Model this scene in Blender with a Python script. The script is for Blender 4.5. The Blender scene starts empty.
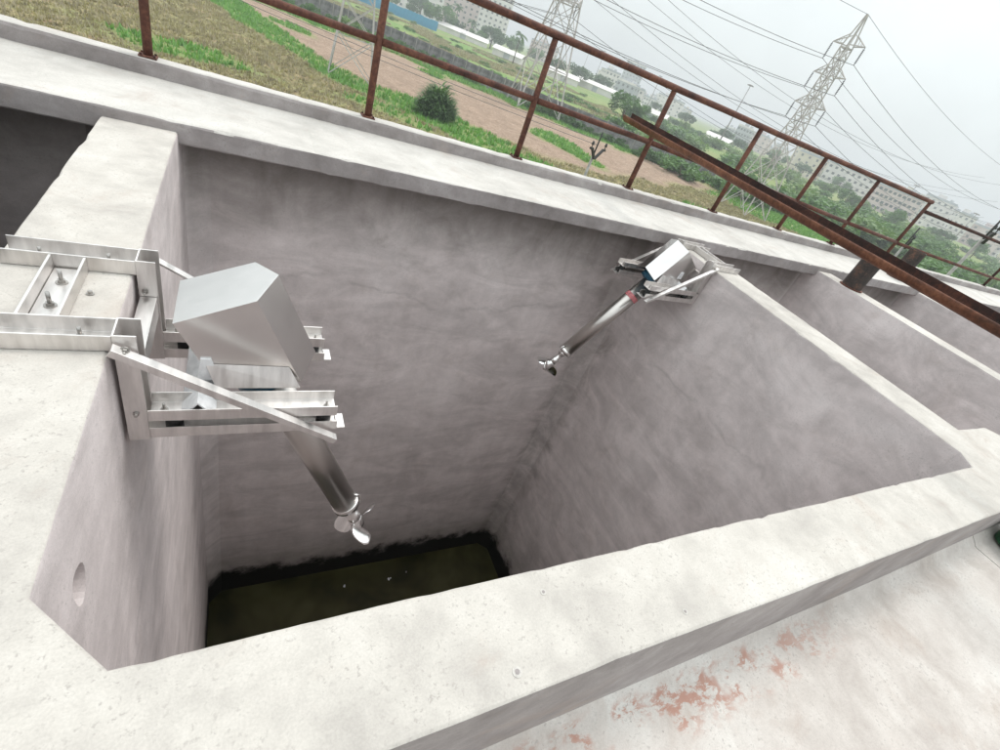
import bpy, bmesh, math, random
import numpy as np
from mathutils import Vector, Matrix, noise, geometry
R = math.radians
random.seed(7)
rng = np.random.default_rng(11)
sc = bpy.context.scene
COL = sc.collection

# ------------------------------------------------------------------ camera
CAM_H = 1.02
YAW, PITCH, ROLL, FPX = R(36.0842), R(34.1326), R(22.7605), 466.91
fwd = Vector((math.sin(YAW) * math.cos(PITCH), math.cos(YAW) * math.cos(PITCH), -math.sin(PITCH)))
rgt0 = Vector((math.cos(YAW), -math.sin(YAW), 0))
up0 = rgt0.cross(fwd)
rgt = math.cos(ROLL) * rgt0 + math.sin(ROLL) * up0
upv = -math.sin(ROLL) * rgt0 + math.cos(ROLL) * up0
cam_d = bpy.data.cameras.new('camera')
cam = bpy.data.objects.new('camera', cam_d)
COL.objects.link(cam)
cam_d.sensor_width = 36
cam_d.lens = FPX / 1000 * 36
cam_d.clip_start = 0.02
cam_d.clip_end = 9000
M3 = Matrix((rgt, upv, -fwd)).transposed()
cam.matrix_world = Matrix.Translation((0, 0, CAM_H)) @ M3.to_4x4()
sc.camera = cam

# ------------------------------------------------------------------ sky and sun (thick overcast at midday)
SUN_EL, SUN_AZ = R(62), R(62)          # azimuth measured from +Y towards +X
w = bpy.data.worlds.new('World')
sc.world = w
w.use_nodes = True
nt = w.node_tree
nt.nodes.clear()
def N(tree, t, **kw):
    n = tree.nodes.new(t)
    for k, v in kw.items():
        setattr(n, k, v)
    return n
def L(tree, a, b):
    tree.links.new(a, b)
sky = N(nt, 'ShaderNodeTexSky', sky_type='NISHITA', sun_disc=False)
sky.sun_elevation = SUN_EL
sky.sun_rotation = SUN_AZ
sky.dust_density = 4
sky.air_density = 1.2
tc = N(nt, 'ShaderNodeTexCoord')
sep = N(nt, 'ShaderNodeSeparateXYZ')
L(nt, tc.outputs['Generated'], sep.inputs[0])
grad = N(nt, 'ShaderNodeMapRange')
grad.inputs['From Min'].default_value = 0.0
grad.inputs['From Max'].default_value = 1.0
grad.inputs['To Min'].default_value = 6.7
grad.inputs['To Max'].default_value = 16.5
L(nt, sep.outputs['Z'], grad.inputs['Value'])
nz = N(nt, 'ShaderNodeTexNoise')
nz.inputs['Scale'].default_value = 2.2
nz.inputs['Detail'].default_value = 5
nz.inputs['Roughness'].default_value = .55
L(nt, tc.outputs['Generated'], nz.inputs['Vector'])
nr = N(nt, 'ShaderNodeMapRange')
nr.inputs['From Min'].default_value = .3
nr.inputs['From Max'].default_value = .7
nr.inputs['To Min'].default_value = .84
nr.inputs['To Max'].default_value = 1.1
L(nt, nz.outputs['Fac'], nr.inputs['Value'])
mul = N(nt, 'ShaderNodeMath', operation='MULTIPLY')
L(nt, grad.outputs[0], mul.inputs[0])
L(nt, nr.outputs[0], mul.inputs[1])
tint = N(nt, 'ShaderNodeMix', data_type='RGBA', blend_type='MULTIPLY')
tint.inputs['Factor'].default_value = 1
tint.inputs['A'].default_value = (.93, .995, 1.0, 1)
L(nt, mul.outputs[0], tint.inputs['B'])
mixs = N(nt, 'ShaderNodeMix', data_type='RGBA')
mixs.inputs['Factor'].default_value = .93
L(nt, sky.outputs[0], mixs.inputs['A'])
L(nt, tint.outputs['Result'], mixs.inputs['B'])
bg = N(nt, 'ShaderNodeBackground')
bg.inputs['Strength'].default_value = .1
L(nt, mixs.outputs['Result'], bg.inputs['Color'])
wo = N(nt, 'ShaderNodeOutputWorld')
L(nt, bg.outputs[0], wo.inputs['Surface'])

sun_d = bpy.data.lights.new('sun', 'SUN')
sun_d.energy = 1.4
sun_d.angle = R(18)
sun_d.color = (1, .97, .93)
sun = bpy.data.objects.new('sun', sun_d)
COL.objects.link(sun)
sv = Vector((math.sin(SUN_AZ) * math.cos(SUN_EL), math.cos(SUN_AZ) * math.cos(SUN_EL), math.sin(SUN_EL)))
sun.rotation_euler = sv.to_track_quat('Z', 'Y').to_euler()
sun.location = (0, 0, 30)

sc.view_settings.view_transform = 'Standard'
sc.view_settings.look = 'None'
sc.view_settings.gamma = 1
sc.view_settings.exposure = 0.42
sc.cycles.volume_bounces = 0
sc.cycles.max_bounces = 7
sc.cycles.diffuse_bounces = 4
sc.render.resolution_x, sc.render.resolution_y = 1024, 768

# ------------------------------------------------------------------ materials
def mat(name):
    m = bpy.data.materials.new(name)
    m.use_nodes = True
    t = m.node_tree
    b = t.nodes['Principled BSDF']
    return m, t, b
def ramp(t, stops, src=None):
    r = N(t, 'ShaderNodeValToRGB')
    el = r.color_ramp.elements
    while len(el) < len(stops):
        el.new(.5)
    for e, (p, c) in zip(el, stops):
        e.position = p
        e.color = (c[0], c[1], c[2], 1) if not isinstance(c, (int, float)) else (c, c, c, 1)
    if src is not None:
        L(t, src, r.inputs[0])
    return r
def noise_n(t, scale, detail=4, rough=.55, vec=None, dist=0.):
    n = N(t, 'ShaderNodeTexNoise')
    n.inputs['Scale'].default_value = scale
    n.inputs['Detail'].default_value = detail
    n.inputs['Roughness'].default_value = rough
    n.inputs['Distortion'].default_value = dist
    if vec is not None:
        L(t, vec, n.inputs['Vector'])
    return n
def mixc(t, mode, fac, a, b):
    m = N(t, 'ShaderNodeMix', data_type='RGBA', blend_type=mode)
    for sock, v in (('Factor', fac), ('A', a), ('B', b)):
        if hasattr(v, 'is_linked') or hasattr(v, 'links'):
            L(t, v, m.inputs[sock])
        elif isinstance(v, (int, float)):
            m.inputs[sock].default_value = v if sock == 'Factor' else (v, v, v, 1)
        else:
            m.inputs[sock].default_value = (v[0], v[1], v[2], 1)
    return m.outputs['Result']
def mathn(t, op, a, b=None, clamp=False):
    m = N(t, 'ShaderNodeMath', operation=op, use_clamp=clamp)
    for i, v in enumerate((a, b)):
        if v is None:
            continue
        if isinstance(v, (int, float)):
            m.inputs[i].default_value = v
        else:
            L(t, v, m.inputs[i])
    return m.outputs[0]
def mapr(t, v, a, b, c=0., d=1., smooth=True):
    m = N(t, 'ShaderNodeMapRange')
    if smooth:
        m.interpolation_type = 'SMOOTHSTEP'
    L(t, v, m.inputs['Value'])
    m.inputs['From Min'].default_value, m.inputs['From Max'].default_value = a, b
    m.inputs['To Min'].default_value, m.inputs['To Max'].default_value = c, d
    return m.outputs[0]
def bump(t, b, h, strength=.3, dist=.01):
    n = N(t, 'ShaderNodeBump')
    n.inputs['Strength'].default_value = strength
    n.inputs['Distance'].default_value = dist
    L(t, h, n.inputs['Height'])
    L(t, n.outputs[0], b.inputs['Normal'])
def objvec(t, scale=(1, 1, 1), kind='Object', rot=(0, 0, 0)):
    c = N(t, 'ShaderNodeTexCoord')
    m = N(t, 'ShaderNodeMapping')
    m.inputs['Scale'].default_value = scale
    m.inputs['Rotation'].default_value = rot
    L(t, c.outputs[kind], m.inputs['Vector'])
    return m.outputs[0]

def concrete(name, lo, mid, hi, walls=False, patches=False):
    m, t, b = mat(name)
    v = objvec(t)
    n1 = noise_n(t, 1.1, 4, .62, v, .4)
    n2 = noise_n(t, 6.5, 6, .68, v, .25)
    n3 = noise_n(t, 210, 2, .65, v)
    s = mathn(t, 'ADD', mathn(t, 'MULTIPLY', n1.outputs[0], .55), mathn(t, 'MULTIPLY', n2.outputs[0], .45))
    col = ramp(t, [(.33, lo), (.5, mid), (.66, hi)], s).outputs[0]
    # fine sand speckle
    sp = mapr(t, n3.outputs[0], .25, .75, .93, 1.05)
    col = mixc(t, 'MULTIPLY', 1., col, sp)
    n3b = noise_n(t, 75, 3, .7, v)
    grit = mathn(t, 'MULTIPLY', mapr(t, n3b.outputs[0], .56, .66), mapr(t, n2.outputs[0], .4, .6, .15, 1))
    col = mixc(t, 'MIX', mathn(t, 'MULTIPLY', grit, .26 if walls else .42), col, (.2, .18, .165))
    # dark pits
    vo = N(t, 'ShaderNodeTexVoronoi')
    vo.inputs['Scale'].default_value = 17
    L(t, v, vo.inputs['Vector'])
    n4 = noise_n(t, 3.1, 2, .5, v)
    pit = mathn(t, 'MULTIPLY', mapr(t, vo.outputs['Distance'], .02, .07, 1, 0), mapr(t, n4.outputs[0], .56, .66))
    col = mixc(t, 'MIX', mathn(t, 'MULTIPLY', pit, .55), col, (.09, .082, .075))
    # pinkish/ochre dirt stains
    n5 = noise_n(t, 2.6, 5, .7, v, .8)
    st = mapr(t, n5.outputs[0], .53, .74, 0, .2 if walls else .5)
    col = mixc(t, 'MIX', st, col, (.36, .29, .25))
    hgt = mathn(t, 'ADD', mathn(t, 'MULTIPLY', n2.outputs[0], .85), mathn(t, 'MULTIPLY', n3.outputs[0], .05))
    if walls:
        geo = N(t, 'ShaderNodeNewGeometry')
        pos = N(t, 'ShaderNodeSeparateXYZ')
        L(t, geo.outputs['Position'], pos.inputs[0])
        # vertical runs
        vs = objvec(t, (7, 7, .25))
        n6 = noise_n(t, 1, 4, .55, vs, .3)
        col = mixc(t, 'MULTIPLY', 1., col, mapr(t, n6.outputs[0], .3, .7, .965, 1.03))
        # trowel sweeps
        vt = objvec(t, (1., 1.2, 2.6), rot=(R(38), R(14), 0))
        n7 = noise_n(t, 1.3, 6, .7, vt, .9)
        col = mixc(t, 'MULTIPLY', 1., col, mapr(t, n7.outputs[0], .32, .68, .85, 1.1))
        # dark damp blotches, a pour line about a metre down
        n8 = noise_n(t, .8, 4, .6, v, .6)
        zl = mathn(t, 'ADD', pos.outputs['Z'], mathn(t, 'MULTIPLY', n8.outputs[0], .9))
        line = mapr(t, mathn(t, 'ABSOLUTE', mathn(t, 'ADD', zl, .62)), 0., .035, .16, 0)
        line = mathn(t, 'MULTIPLY', line, mapr(t, n5.outputs[0], .4, .55))
        col = mixc(t, 'MIX', line, col, (.1, .09, .085))
        bl = mapr(t, n8.outputs[0], .56, .76, 0, .25)
        col = mixc(t, 'MIX', bl, col, (.15, .135, .13))
        # under-slab shade painted in with damp stain; damp runs down far right corner
        slab_shade_damp = mathn(t, 'MULTIPLY', mapr(t, mathn(t, 'ADD', pos.outputs['Z'], mathn(t, 'ADD', mathn(t, 'MULTIPLY', n6.outputs[0], .35), mathn(t, 'MULTIPLY', n5.outputs[0], .6))), -.45, .5), mapr(t, pos.outputs['Y'], 3.46, 3.54))
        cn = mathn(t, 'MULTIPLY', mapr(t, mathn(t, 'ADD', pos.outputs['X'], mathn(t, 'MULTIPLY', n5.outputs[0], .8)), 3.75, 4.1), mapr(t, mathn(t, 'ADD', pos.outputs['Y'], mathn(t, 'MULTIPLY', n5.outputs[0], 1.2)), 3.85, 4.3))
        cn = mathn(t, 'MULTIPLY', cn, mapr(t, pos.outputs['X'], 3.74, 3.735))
        dd_ = mathn(t, 'MAXIMUM', mathn(t, 'MULTIPLY', slab_shade_damp, .8), mathn(t, 'MULTIPLY', cn, .42))
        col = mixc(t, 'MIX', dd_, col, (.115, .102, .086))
        # slime left by the water at the foot of the wall
        n9 = noise_n(t, 3.2, 6, .7, v)
        zz = mathn(t, 'ADD', pos.outputs['Z'], mathn(t, 'MULTIPLY', mathn(t, 'SUBTRACT', n9.outputs[0], .5), .7))
        halo = mapr(t, zz, -5.4, -4.6, .4, 0)
        col = mixc(t, 'MIX', halo, col, (.13, .12, .09))
        wet = mapr(t, zz, -5.5, -5.26, 1, 0)
        col = mixc(t, 'MIX', wet, col, (.006, .005, .003))
        hgt = mathn(t, 'ADD', hgt, mathn(t, 'MULTIPLY', n7.outputs[0], .4))
        # tops (cement skin) are paler than the plastered sides
    if patches:
        pv = N(t, 'ShaderNodeSeparateXYZ')
        L(t, v, pv.inputs[0])
        n10 = noise_n(t, 26, 5, .75, objvec(t, (.7, 1.2, 1)), .3)
        band = mathn(t, 'MULTIPLY', mathn(t, 'MULTIPLY', mapr(t, pv.outputs['Y'], .0, .07), mapr(t, pv.outputs['Y'], .19, .15)), mapr(t, pv.outputs['X'], 2.3, 1.6))
        f = mathn(t, 'MULTIPLY', band, mapr(t, n10.outputs[0], .46, .56))
        f = mathn(t, 'MULTIPLY', f, mapr(t, noise_n(t, 5, 3, .6, v).outputs[0], .44, .56))
        col = mixc(t, 'MIX', mathn(t, 'MULTIPLY', f, .8), col, (.37, .18, .13))
        n11 = noise_n(t, 3, 6, .7, objvec(t, (1.6, .9, 1)), .3)
        col = mixc(t, 'MIX', mapr(t, n11.outputs[0], .52, .7, 0, .42), col, (.33, .29, .26))
    L(t, col, b.inputs['Base Color'])
    b.inputs['Roughness'].default_value = .9
    b.inputs['Specular IOR Level'].default_value = .25
    bump(t, b, hgt, .42 if walls else .4, .007)
    return m

def metal(name, base, rough, scratch=(1, 1, 1), metallic=1., sheet=False):
    m, t, b = mat(name)
    v = objvec(t, scratch)
    n1 = noise_n(t, 2.5 if sheet else 5, 4, .6, v)
    n2 = noise_n(t, 60, 3, .6, v)
    c = mixc(t, 'MULTIPLY', 1., base, mapr(t, n1.outputs[0], .3, .7, .92 if sheet else .82, 1.05))
    L(t, c, b.inputs['Base Color'])
    b.inputs['Metallic'].default_value = metallic
    rr = mathn(t, 'ADD', mapr(t, n1.outputs[0], .3, .7, rough - (.03 if sheet else .07), rough + (.04 if sheet else .09)), mathn(t, 'MULTIPLY', n2.outputs[0], .06))
    if sheet:
        b.inputs['Roughness'].default_value = rough
    else:
        L(t, rr, b.inputs['Roughness'])
    if not sheet:
        bump(t, b, n2.outputs[0], .04, .001)
    return m

def rust(name, dark, mid, lite, rough=.75):
    m, t, b = mat(name)
    v = objvec(t)
    n1 = noise_n(t, 4, 8, .7, v, .3)
    n2 = noise_n(t, 45, 5, .65, v)
    s = mathn(t, 'ADD', mathn(t, 'MULTIPLY', n1.outputs[0], .65), mathn(t, 'MULTIPLY', n2.outputs[0], .35))
    L(t, ramp(t, [(.36, dark), (.5, mid), (.62, lite)], s).outputs[0], b.inputs['Base Color'])
    b.inputs['Roughness'].default_value = rough
    b.inputs['Specular IOR Level'].default_value = .35
    bump(t, b, n2.outputs[0], .4, .003)
    return m

def plain(name, c, rough=.7, var=.2, scale=3, metallic=0.):
    m, t, b = mat(name)
    n = noise_n(t, scale, 5, .6, objvec(t))
    L(t, mixc(t, 'MULTIPLY', 1., c, mapr(t, n.outputs[0], .3, .7, 1 - var, 1 + var)), b.inputs['Base Color'])
    b.inputs['Roughness'].default_value = rough
    b.inputs['Metallic'].default_value = metallic
    return m

def leafmat(name, a, c, rnd=.35):
    m, t, b = mat(name)
    oi = N(t, 'ShaderNodeObjectInfo')
    geo = N(t, 'ShaderNodeNewGeometry')
    n = noise_n(t, .9, 4, .6, geo.outputs['Position'])
    f = mathn(t, 'ADD', mathn(t, 'MULTIPLY', oi.outputs['Random'], rnd), mapr(t, n.outputs[0], .3, .7, 0, 1 - rnd))
    f2 = mathn(t, 'ADD', mathn(t, 'MULTIPLY', f, .7), mathn(t, 'MULTIPLY', geo.outputs['Random Per Island'], .3))
    L(t, ramp(t, [(.1, a), (.9, c)], f2).outputs[0], b.inputs['Base Color'])
    b.inputs['Roughness'].default_value = .6
    tr = N(t, 'ShaderNodeBsdfTranslucent')
    L(t, mixc(t, 'MULTIPLY', 1., ramp(t, [(.1, a), (.9, c)], f2).outputs[0], (1.2, 1.3, .6)), tr.inputs['Color'])
    ms = N(t, 'ShaderNodeMixShader')
    ms.inputs[0].default_value = .3
    L(t, b.outputs[0], ms.inputs[1])
    L(t, tr.outputs[0], ms.inputs[2])
    out = t.nodes['Material Output']
    L(t, ms.outputs[0], out.inputs['Surface'])
    return m

MAT = {}
MAT['top'] = concrete('concrete_top', (.335, .31, .288), (.475, .445, .41), (.575, .545, .51))
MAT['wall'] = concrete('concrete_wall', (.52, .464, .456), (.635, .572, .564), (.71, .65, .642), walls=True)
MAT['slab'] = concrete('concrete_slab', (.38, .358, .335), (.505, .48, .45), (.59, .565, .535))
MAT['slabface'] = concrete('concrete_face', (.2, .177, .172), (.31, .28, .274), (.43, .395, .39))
MAT['floor'] = concrete('concrete_floor', (.36, .32, .295), (.5, .46, .43), (.6, .575, .545), patches=True)
MAT['steel'] = metal('stainless_sheet', (.72, .7, .685), .24, (1, 1, 1), sheet=True)
MAT['frame'] = metal('stainless_section', (.76, .73, .71), .4, (6, 1, 1))
MAT['tube'] = metal('stainless_tube', (.52, .49, .465), .32, sheet=True)
MAT['chrome'] = metal('polished_propeller', (.86, .85, .84), .12)
MAT['paper'] = plain('protective_film', (.72, .72, .73), .45, .12, 30)
MAT['bolt'] = metal('bolt_steel', (.45, .43, .41), .4)
MAT['rubber'] = plain('black_rubber', (.012, .012, .012), .6)
MAT['blue'] = plain('blue_motor_paint', (.012, .09, .15), .4, .15, 9)
MAT['red'] = plain('red_label', (.5, .16, .17), .6, .25, 40)
MAT['rust'] = rust('rusty_pipe', (.03, .013, .011), (.095, .036, .025), (.18, .075, .045))
MAT['rustdark'] = rust('dark_rust', (.012, .007, .006), (.04, .016, .012), (.1, .034, .02))
MAT['rustbrown'] = rust('brown_rust', (.05, .021, .013), (.13, .05, .028), (.24, .1, .055), .6)
MAT['stub'] = rust('grimy_pipe', (.016, .014, .013), (.045, .034, .03), (.16, .075, .045), .65)
MAT['galv'] = plain('galvanised_lattice', (.46, .43, .42), .6, .15, 2)
MAT['galvdark'] = plain('weathered_lattice', (.3, .27, .27), .65, .2, 2)
MAT['wire'] = plain('conductor_wire', (.1, .1, .11), .6)
MAT['pole'] = plain('cement_pole', (.3, .29, .27), .85, .2, 4)
MAT['black'] = plain('black_iron', (.015, .014, .014), .6)
MAT['soilwall'] = plain('weathered_boundary', (.2, .19, .19), .9, .5, .7)
MAT['post'] = plain('boundary_post', (.3, .28, .26), .9, .3, 1.)
MAT['bark'] = plain('bark', (.09, .065, .045), .9, .3, 2)
MAT['leaf1'] = leafmat('leaf_dark', (.025, .065, .022), (.085, .165, .05))
MAT['leaf2'] = leafmat('leaf_mid', (.045, .105, .03), (.13, .25, .07))
MAT['leaf3'] = leafmat('leaf_light', (.08, .15, .045), (.2, .3, .1))
MAT['straw'] = leafmat('dry_grass', (.2, .165, .11), (.43, .375, .26), .1)
MAT['grass'] = leafmat('green_grass', (.085, .2, .045), (.2, .4, .1), .1)
MAT['bluefence'] = plain('blue_sheet', (.06, .33, .52), .5, .12, .3)
MAT['white'] = plain('white_render', (.68, .65, .63), .85, .1, .2)
MAT['pink'] = plain('pink_render', (.6, .5, .48), .85, .1, .2)
MAT['cream'] = plain('cream_render', (.62, .56, .45), .85, .1, .2)
MAT['grey'] = plain('grey_render', (.4, .42, .44), .85, .12, .2)
MAT['roofred'] = plain('red_roof_sheet', (.36, .12, .09), .7, .2, .4)
MAT['glass'] = plain('window_glass', (.13, .14, .155), .25, .2, .5)
MAT['greenpl'] = plain('green_plastic', (.006, .11, .035), .32, .1, 5)

# water
m, t, b = mat('pit_water')
v = objvec(t)
n1 = noise_n(t, 1.2, 3, .55, v, .3)
L(t, ramp(t, [(.36, (.02, .019, .007)), (.55, (.05, .047, .018)), (.74, (.085, .078, .035))], n1.outputs[0]).outputs[0], b.inputs['Base Color'])
b.inputs['Roughness'].default_value = .05
b.inputs['IOR'].default_value = 1.33
b.inputs['Specular IOR Level'].default_value = .8
bump(t, b, noise_n(t, 7, 3, .5, v).outputs[0], .06, .02)
MAT['water'] = m

# ground: zones come from the mesh (brown tilth, green growth)
m, t, b = mat('ground_soil_grass')
v = objvec(t)
ab = N(t, 'ShaderNodeAttribute', attribute_name='brown')
ag = N(t, 'ShaderNodeAttribute', attribute_name='green')
n1 = noise_n(t, .55, 8, .7, v, .6)
n2 = noise_n(t, 3.5, 6, .7, v)
n3 = noise_n(t, .05, 5, .6, v)
tan = ramp(t, [(.3, (.24, .15, .1)), (.45, (.31, .25, .14)), (.58, (.27, .26, .12)), (.72, (.4, .34, .21))], n1.outputs[0]).outputs[0]
tan = mixc(t, 'MULTIPLY', 1., tan, mapr(t, n2.outputs[0], .3, .7, .6, 1.3))
brn = ramp(t, [(.3, (.2, .135, .1)), (.5, (.32, .23, .17)), (.7, (.45, .35, .28))], n2.outputs[0]).outputs[0]
brn = mixc(t, 'MULTIPLY', 1., brn, mapr(t, n1.outputs[0], .3, .7, .8, 1.15))
grn = ramp(t, [(.3, (.08, .15, .04)), (.5, (.14, .26, .065)), (.72, (.24, .35, .12))], n1.outputs[0]).outputs[0]
grn = mixc(t, 'MULTIPLY', 1., grn, mapr(t, n2.outputs[0], .3, .7, .75, 1.2))
grn = mixc(t, 'MIX', mapr(t, n3.outputs[0], .38, .62, .1, .65), grn, (.27, .26, .12))
c = mixc(t, 'MIX', ab.outputs['Fac'], tan, brn)
c = mixc(t, 'MIX', ag.outputs['Fac'], c, grn)
L(t, c, b.inputs['Base Color'])
b.inputs['Roughness'].default_value = .95
b.inputs['Specular IOR Level'].default_value = .1
bump(t, b, n2.outputs[0], .8, .25)
MAT['ground'] = m

# ------------------------------------------------------------------ mesh helpers
def tag(o, label=None, cat=None, group=None, kind=None):
    if label: o['label'] = label
    if cat: o['category'] = cat
    if group: o['group'] = group
    if kind: o['kind'] = kind
    return o
def link(o, parent=None):
    COL.objects.link(o)
    if parent is not None:
        o.parent = parent
    return o
def thing(name, label, cat, loc=(0, 0, 0), rz=0., group=None):
    o = bpy.data.objects.new(name, None)
    o.empty_display_size = .2
    o.location = loc
    o.rotation_euler = (0, 0, rz)
    link(o)
    return tag(o, label, cat, group)
def copy_tree(o, parent=None):
    c = o.copy()
    link(c, parent)
    for ch in o.children:
        copy_tree(ch, c)
    return c

class MB:
    def __init__(s):
        s.v, s.f, s.sm = [], [], []
    def add(s, vs, fs, smooth=False):
        o = len(s.v)
        s.v += [tuple(p) for p in vs]
        s.f += [tuple(i + o for i in f) for f in fs]
        s.sm += [smooth] * len(fs)
        return s
    def box(s, x0, x1, y0, y1, z0, z1):
        vs = [(x, y, z) for z in (z0, z1) for y in (y0, y1) for x in (x0, x1)]
        return s.add(vs, [(0, 2, 3, 1), (4, 5, 7, 6), (0, 1, 5, 4), (2, 6, 7, 3), (0, 4, 6, 2), (1, 3, 7, 5)])
    def beam(s, p, q, a, b_=None, up=(0, 0, 1), ends=True):
        """box section a wide, b_ high along p-q"""
        b_ = a if b_ is None else b_
        p, q = Vector(p), Vector(q)
        d = (q - p).normalized()
        upv_ = Vector(up)
        if abs(d.dot(upv_)) > .98:
            upv_ = Vector((1, 0, 0))
        x = d.cross(upv_).normalized()
        y = x.cross(d)
        vs = []
        for c in (p, q):
            for sx, sy in ((-1, -1), (1, -1), (1, 1), (-1, 1)):
                vs.append(c + x * sx * a / 2 + y * sy * b_ / 2)
        fs = [(0, 4, 5, 1), (1, 5, 6, 2), (2, 6, 7, 3), (3, 7, 4, 0)]
        if ends:
            fs += [(0, 1, 2, 3), (4, 7, 6, 5)]
        return s.add(vs, fs)
    def extr(s, prof, p, q, xa, ya, closed=True):
        """extrude 2-D profile (in axes xa, ya) from p to q"""
        p, q, xa, ya = Vector(p), Vector(q), Vector(xa), Vector(ya)
        n = len(prof)
        vs = [c + xa * u + ya * w_ for c in (p, q) for u, w_ in prof]
        fs = [(i, (i + 1) % n, n + (i + 1) % n, n + i) for i in range(n if closed else n - 1)]
        s.add(vs, fs)
        if closed:
            tri = geometry.tessellate_polygon([[Vector((u, w_, 0)) for u, w_ in prof]])
            o = len(s.v) - 2 * n
            for a, b_, c in tri:
                s.f.append((o + a, o + b_, o + c)); s.sm.append(False)
                s.f.append((o + n + c, o + n + b_, o + n + a)); s.sm.append(False)
        return s
    def tube(s, pts, r, n=12, caps=True, smooth=True):
        pts = [Vector(p) for p in pts]
        rs = r if isinstance(r, (list, tuple)) else [r] * len(pts)
        vs, fs = [], []
        prev = None
        for i, p in enumerate(pts):
            d = (pts[min(i + 1, len(pts) - 1)] - pts[max(i - 1, 0)]).normalized()
            if prev is None:
                a = d.orthogonal().normalized()
            else:
                a = (prev - d * prev.dot(d)).normalized()
            prev = a
            b_ = d.cross(a)
            for k in range(n):
                t_ = 2 * math.pi * k / n
                vs.append(p + (a * math.cos(t_) + b_ * math.sin(t_)) * rs[i])
        for i in range(len(pts) - 1):
            for k in range(n):
                k2 = (k + 1) % n
                fs.append((i * n + k, i * n + k2, (i + 1) * n + k2, (i + 1) * n + k))
        s.add(vs, fs, smooth)
        if caps:
            o = len(s.v) - len(vs)
            s.f.append(tuple(o + k for k in reversed(range(n)))); s.sm.append(False)
            s.f.append(tuple(o + (len(pts) - 1) * n + k for k in range(n))); s.sm.append(False)
        return s
    def mesh(s, name, material):
        me = bpy.data.meshes.new(name)
        me.from_pydata(s.v, [], s.f)
        me.polygons.foreach_set('use_smooth', s.sm)
        mats = material if isinstance(material, list) else [material]
        for mm in mats:
            me.materials.append(MAT[mm])
        me.update()
        return me
    def build(s, name, material, parent=None, bevel=0., fix=True):
        me = s.mesh(name, material)
        if fix:
            bm = bmesh.new(); bm.from_mesh(me)
            bmesh.ops.recalc_face_normals(bm, faces=bm.faces)
            bm.to_mesh(me); bm.free()
        o = bpy.data.objects.new(name, me)
        link(o, parent)
        if bevel:
            md = o.modifiers.new('bevel', 'BEVEL')
            md.width = bevel; md.segments = 2; md.limit_method = 'ANGLE'; md.angle_limit = R(40)
        return o
def nz3(x, y, z=0., s=1.):
    return noise.noise(Vector((x * s, y * s, z * s)))

# ------------------------------------------------------------------ the concrete tank
XLa, XLb, XRa, XRb, X2a, X2b, X3a, X3b = -.654, -.317, 3.729, 4.07, 6.405, 6.691, 9.3, 9.6
YN, YL, YS, YB = .445, .195, 3.329, 3.64
ZS, ZSB, KT = .056, -.063, .15
TX0, TX1, TY1 = -4.4, 15.5, 4.31
def chamfered(x0, x1, y0, y1, c=(.14, .14, .14, .14)):
    a, b_, c_, d = c   # near-left, near-right, far-right, far-left
    return [(x0 + a, y0), (x1 - b_, y0), (x1, y0 + b_), (x1, y1 - c_), (x1 - c_, y1), (x0 + d, y1), (x0, y1 - d), (x0, y0 + a)]
pit_main = [(-.187, YN), (3.627, YN + .006), (3.716, .548), (XRa, YB - .14), (XRa - .14, YB), (XLb + .14, YB), (XLb, YB - .14), (XLb, .6)]
pit_left = chamfered(-4.1, XLa, YN, YB)
pit_right = [(XRb + .01, .706), (4.52, .70), (4.78, YN), (X2a - .14, YN), (X2a, YN + .14), (X2a, YB - .14), (X2a - .14, YB), (XRb + .14, YB), (XRb, YB - .14)]
pit_far = chamfered(X2b, X3a, YN, YB)
pit_end = chamfered(X3b, 15.2, YN, YB)
tank = thing('concrete_tank', 'grey concrete basin with deep open pits, dividing walls and a pale walkway slab', 'tank')

def subdivide(loop, step, keep=()):
    out = []
    n = len(loop)
    for i in range(n):
        p, q = Vector((*loop[i], 0)), Vector((*loop[(i + 1) % n], 0))
        k = max(1, int((q - p).length / step))
        for j in range(k):
            c = p.lerp(q, j / k)
            out.append((c.x, c.y))
    return out
def loop_normals(lp):
    n = len(lp); res = []
    for i in range(n):
        a, b_ = Vector(lp[i - 1]), Vector(lp[(i + 1) % n])
        d = (b_ - a).normalized()
        res.append(Vector((d.y, -d.x)))       # right of travel = outside of a CCW loop
    return res
HOLE = (.763, -.262)
def ring_loops(loop, step, sgn, zs, hole=False):
    """edge rings of a loop; sgn +1 pushes the top ring away from the loop's inside"""
    lp = subdivide(loop, step)
    nr_ = loop_normals(lp)
    rings = []
    top = []
    r1, r2 = [], []
    for (x, y), n_ in zip(lp, nr_):
        a = .5 + .5 * nz3(x * 9, y * 9, 1.3)
        c = max(0., nz3(x * 16, y * 16, 7.7) - .28) * .035
        fine = nz3(x * 40, y * 40, 3.1) * .0012
        wob = nz3(x * 1.7, y * 1.7, 9.) * .003
        e = .004 + .006 * a + c
        top.append(Vector((x + n_.x * sgn * (e + wob), y + n_.y * sgn * (e + wob), 0)))
        e2 = .0015 + .3 * c + fine + wob
        r1.append(Vector((x + n_.x * sgn * e2, y + n_.y * sgn * e2, -.003 - .004 * a - .5 * c)))
        r2.append(Vector((x + n_.x * sgn * wob, y + n_.y * sgn * wob, -.012 - .006 * a - c)))
    rings = [top, r1, r2] + [[Vector((x, y, z)) for x, y in lp] for z in zs]
    return lp, rings
mb_top, mb_wall, mb_out = MB(), MB(), MB()
outer = [(TX0, YL), (TX1, YL), (TX1, TY1), (TX0, TY1)]
_, orings = ring_loops(outer, .06, -1, [-.2, -1., -8.2])
holes = []
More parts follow.
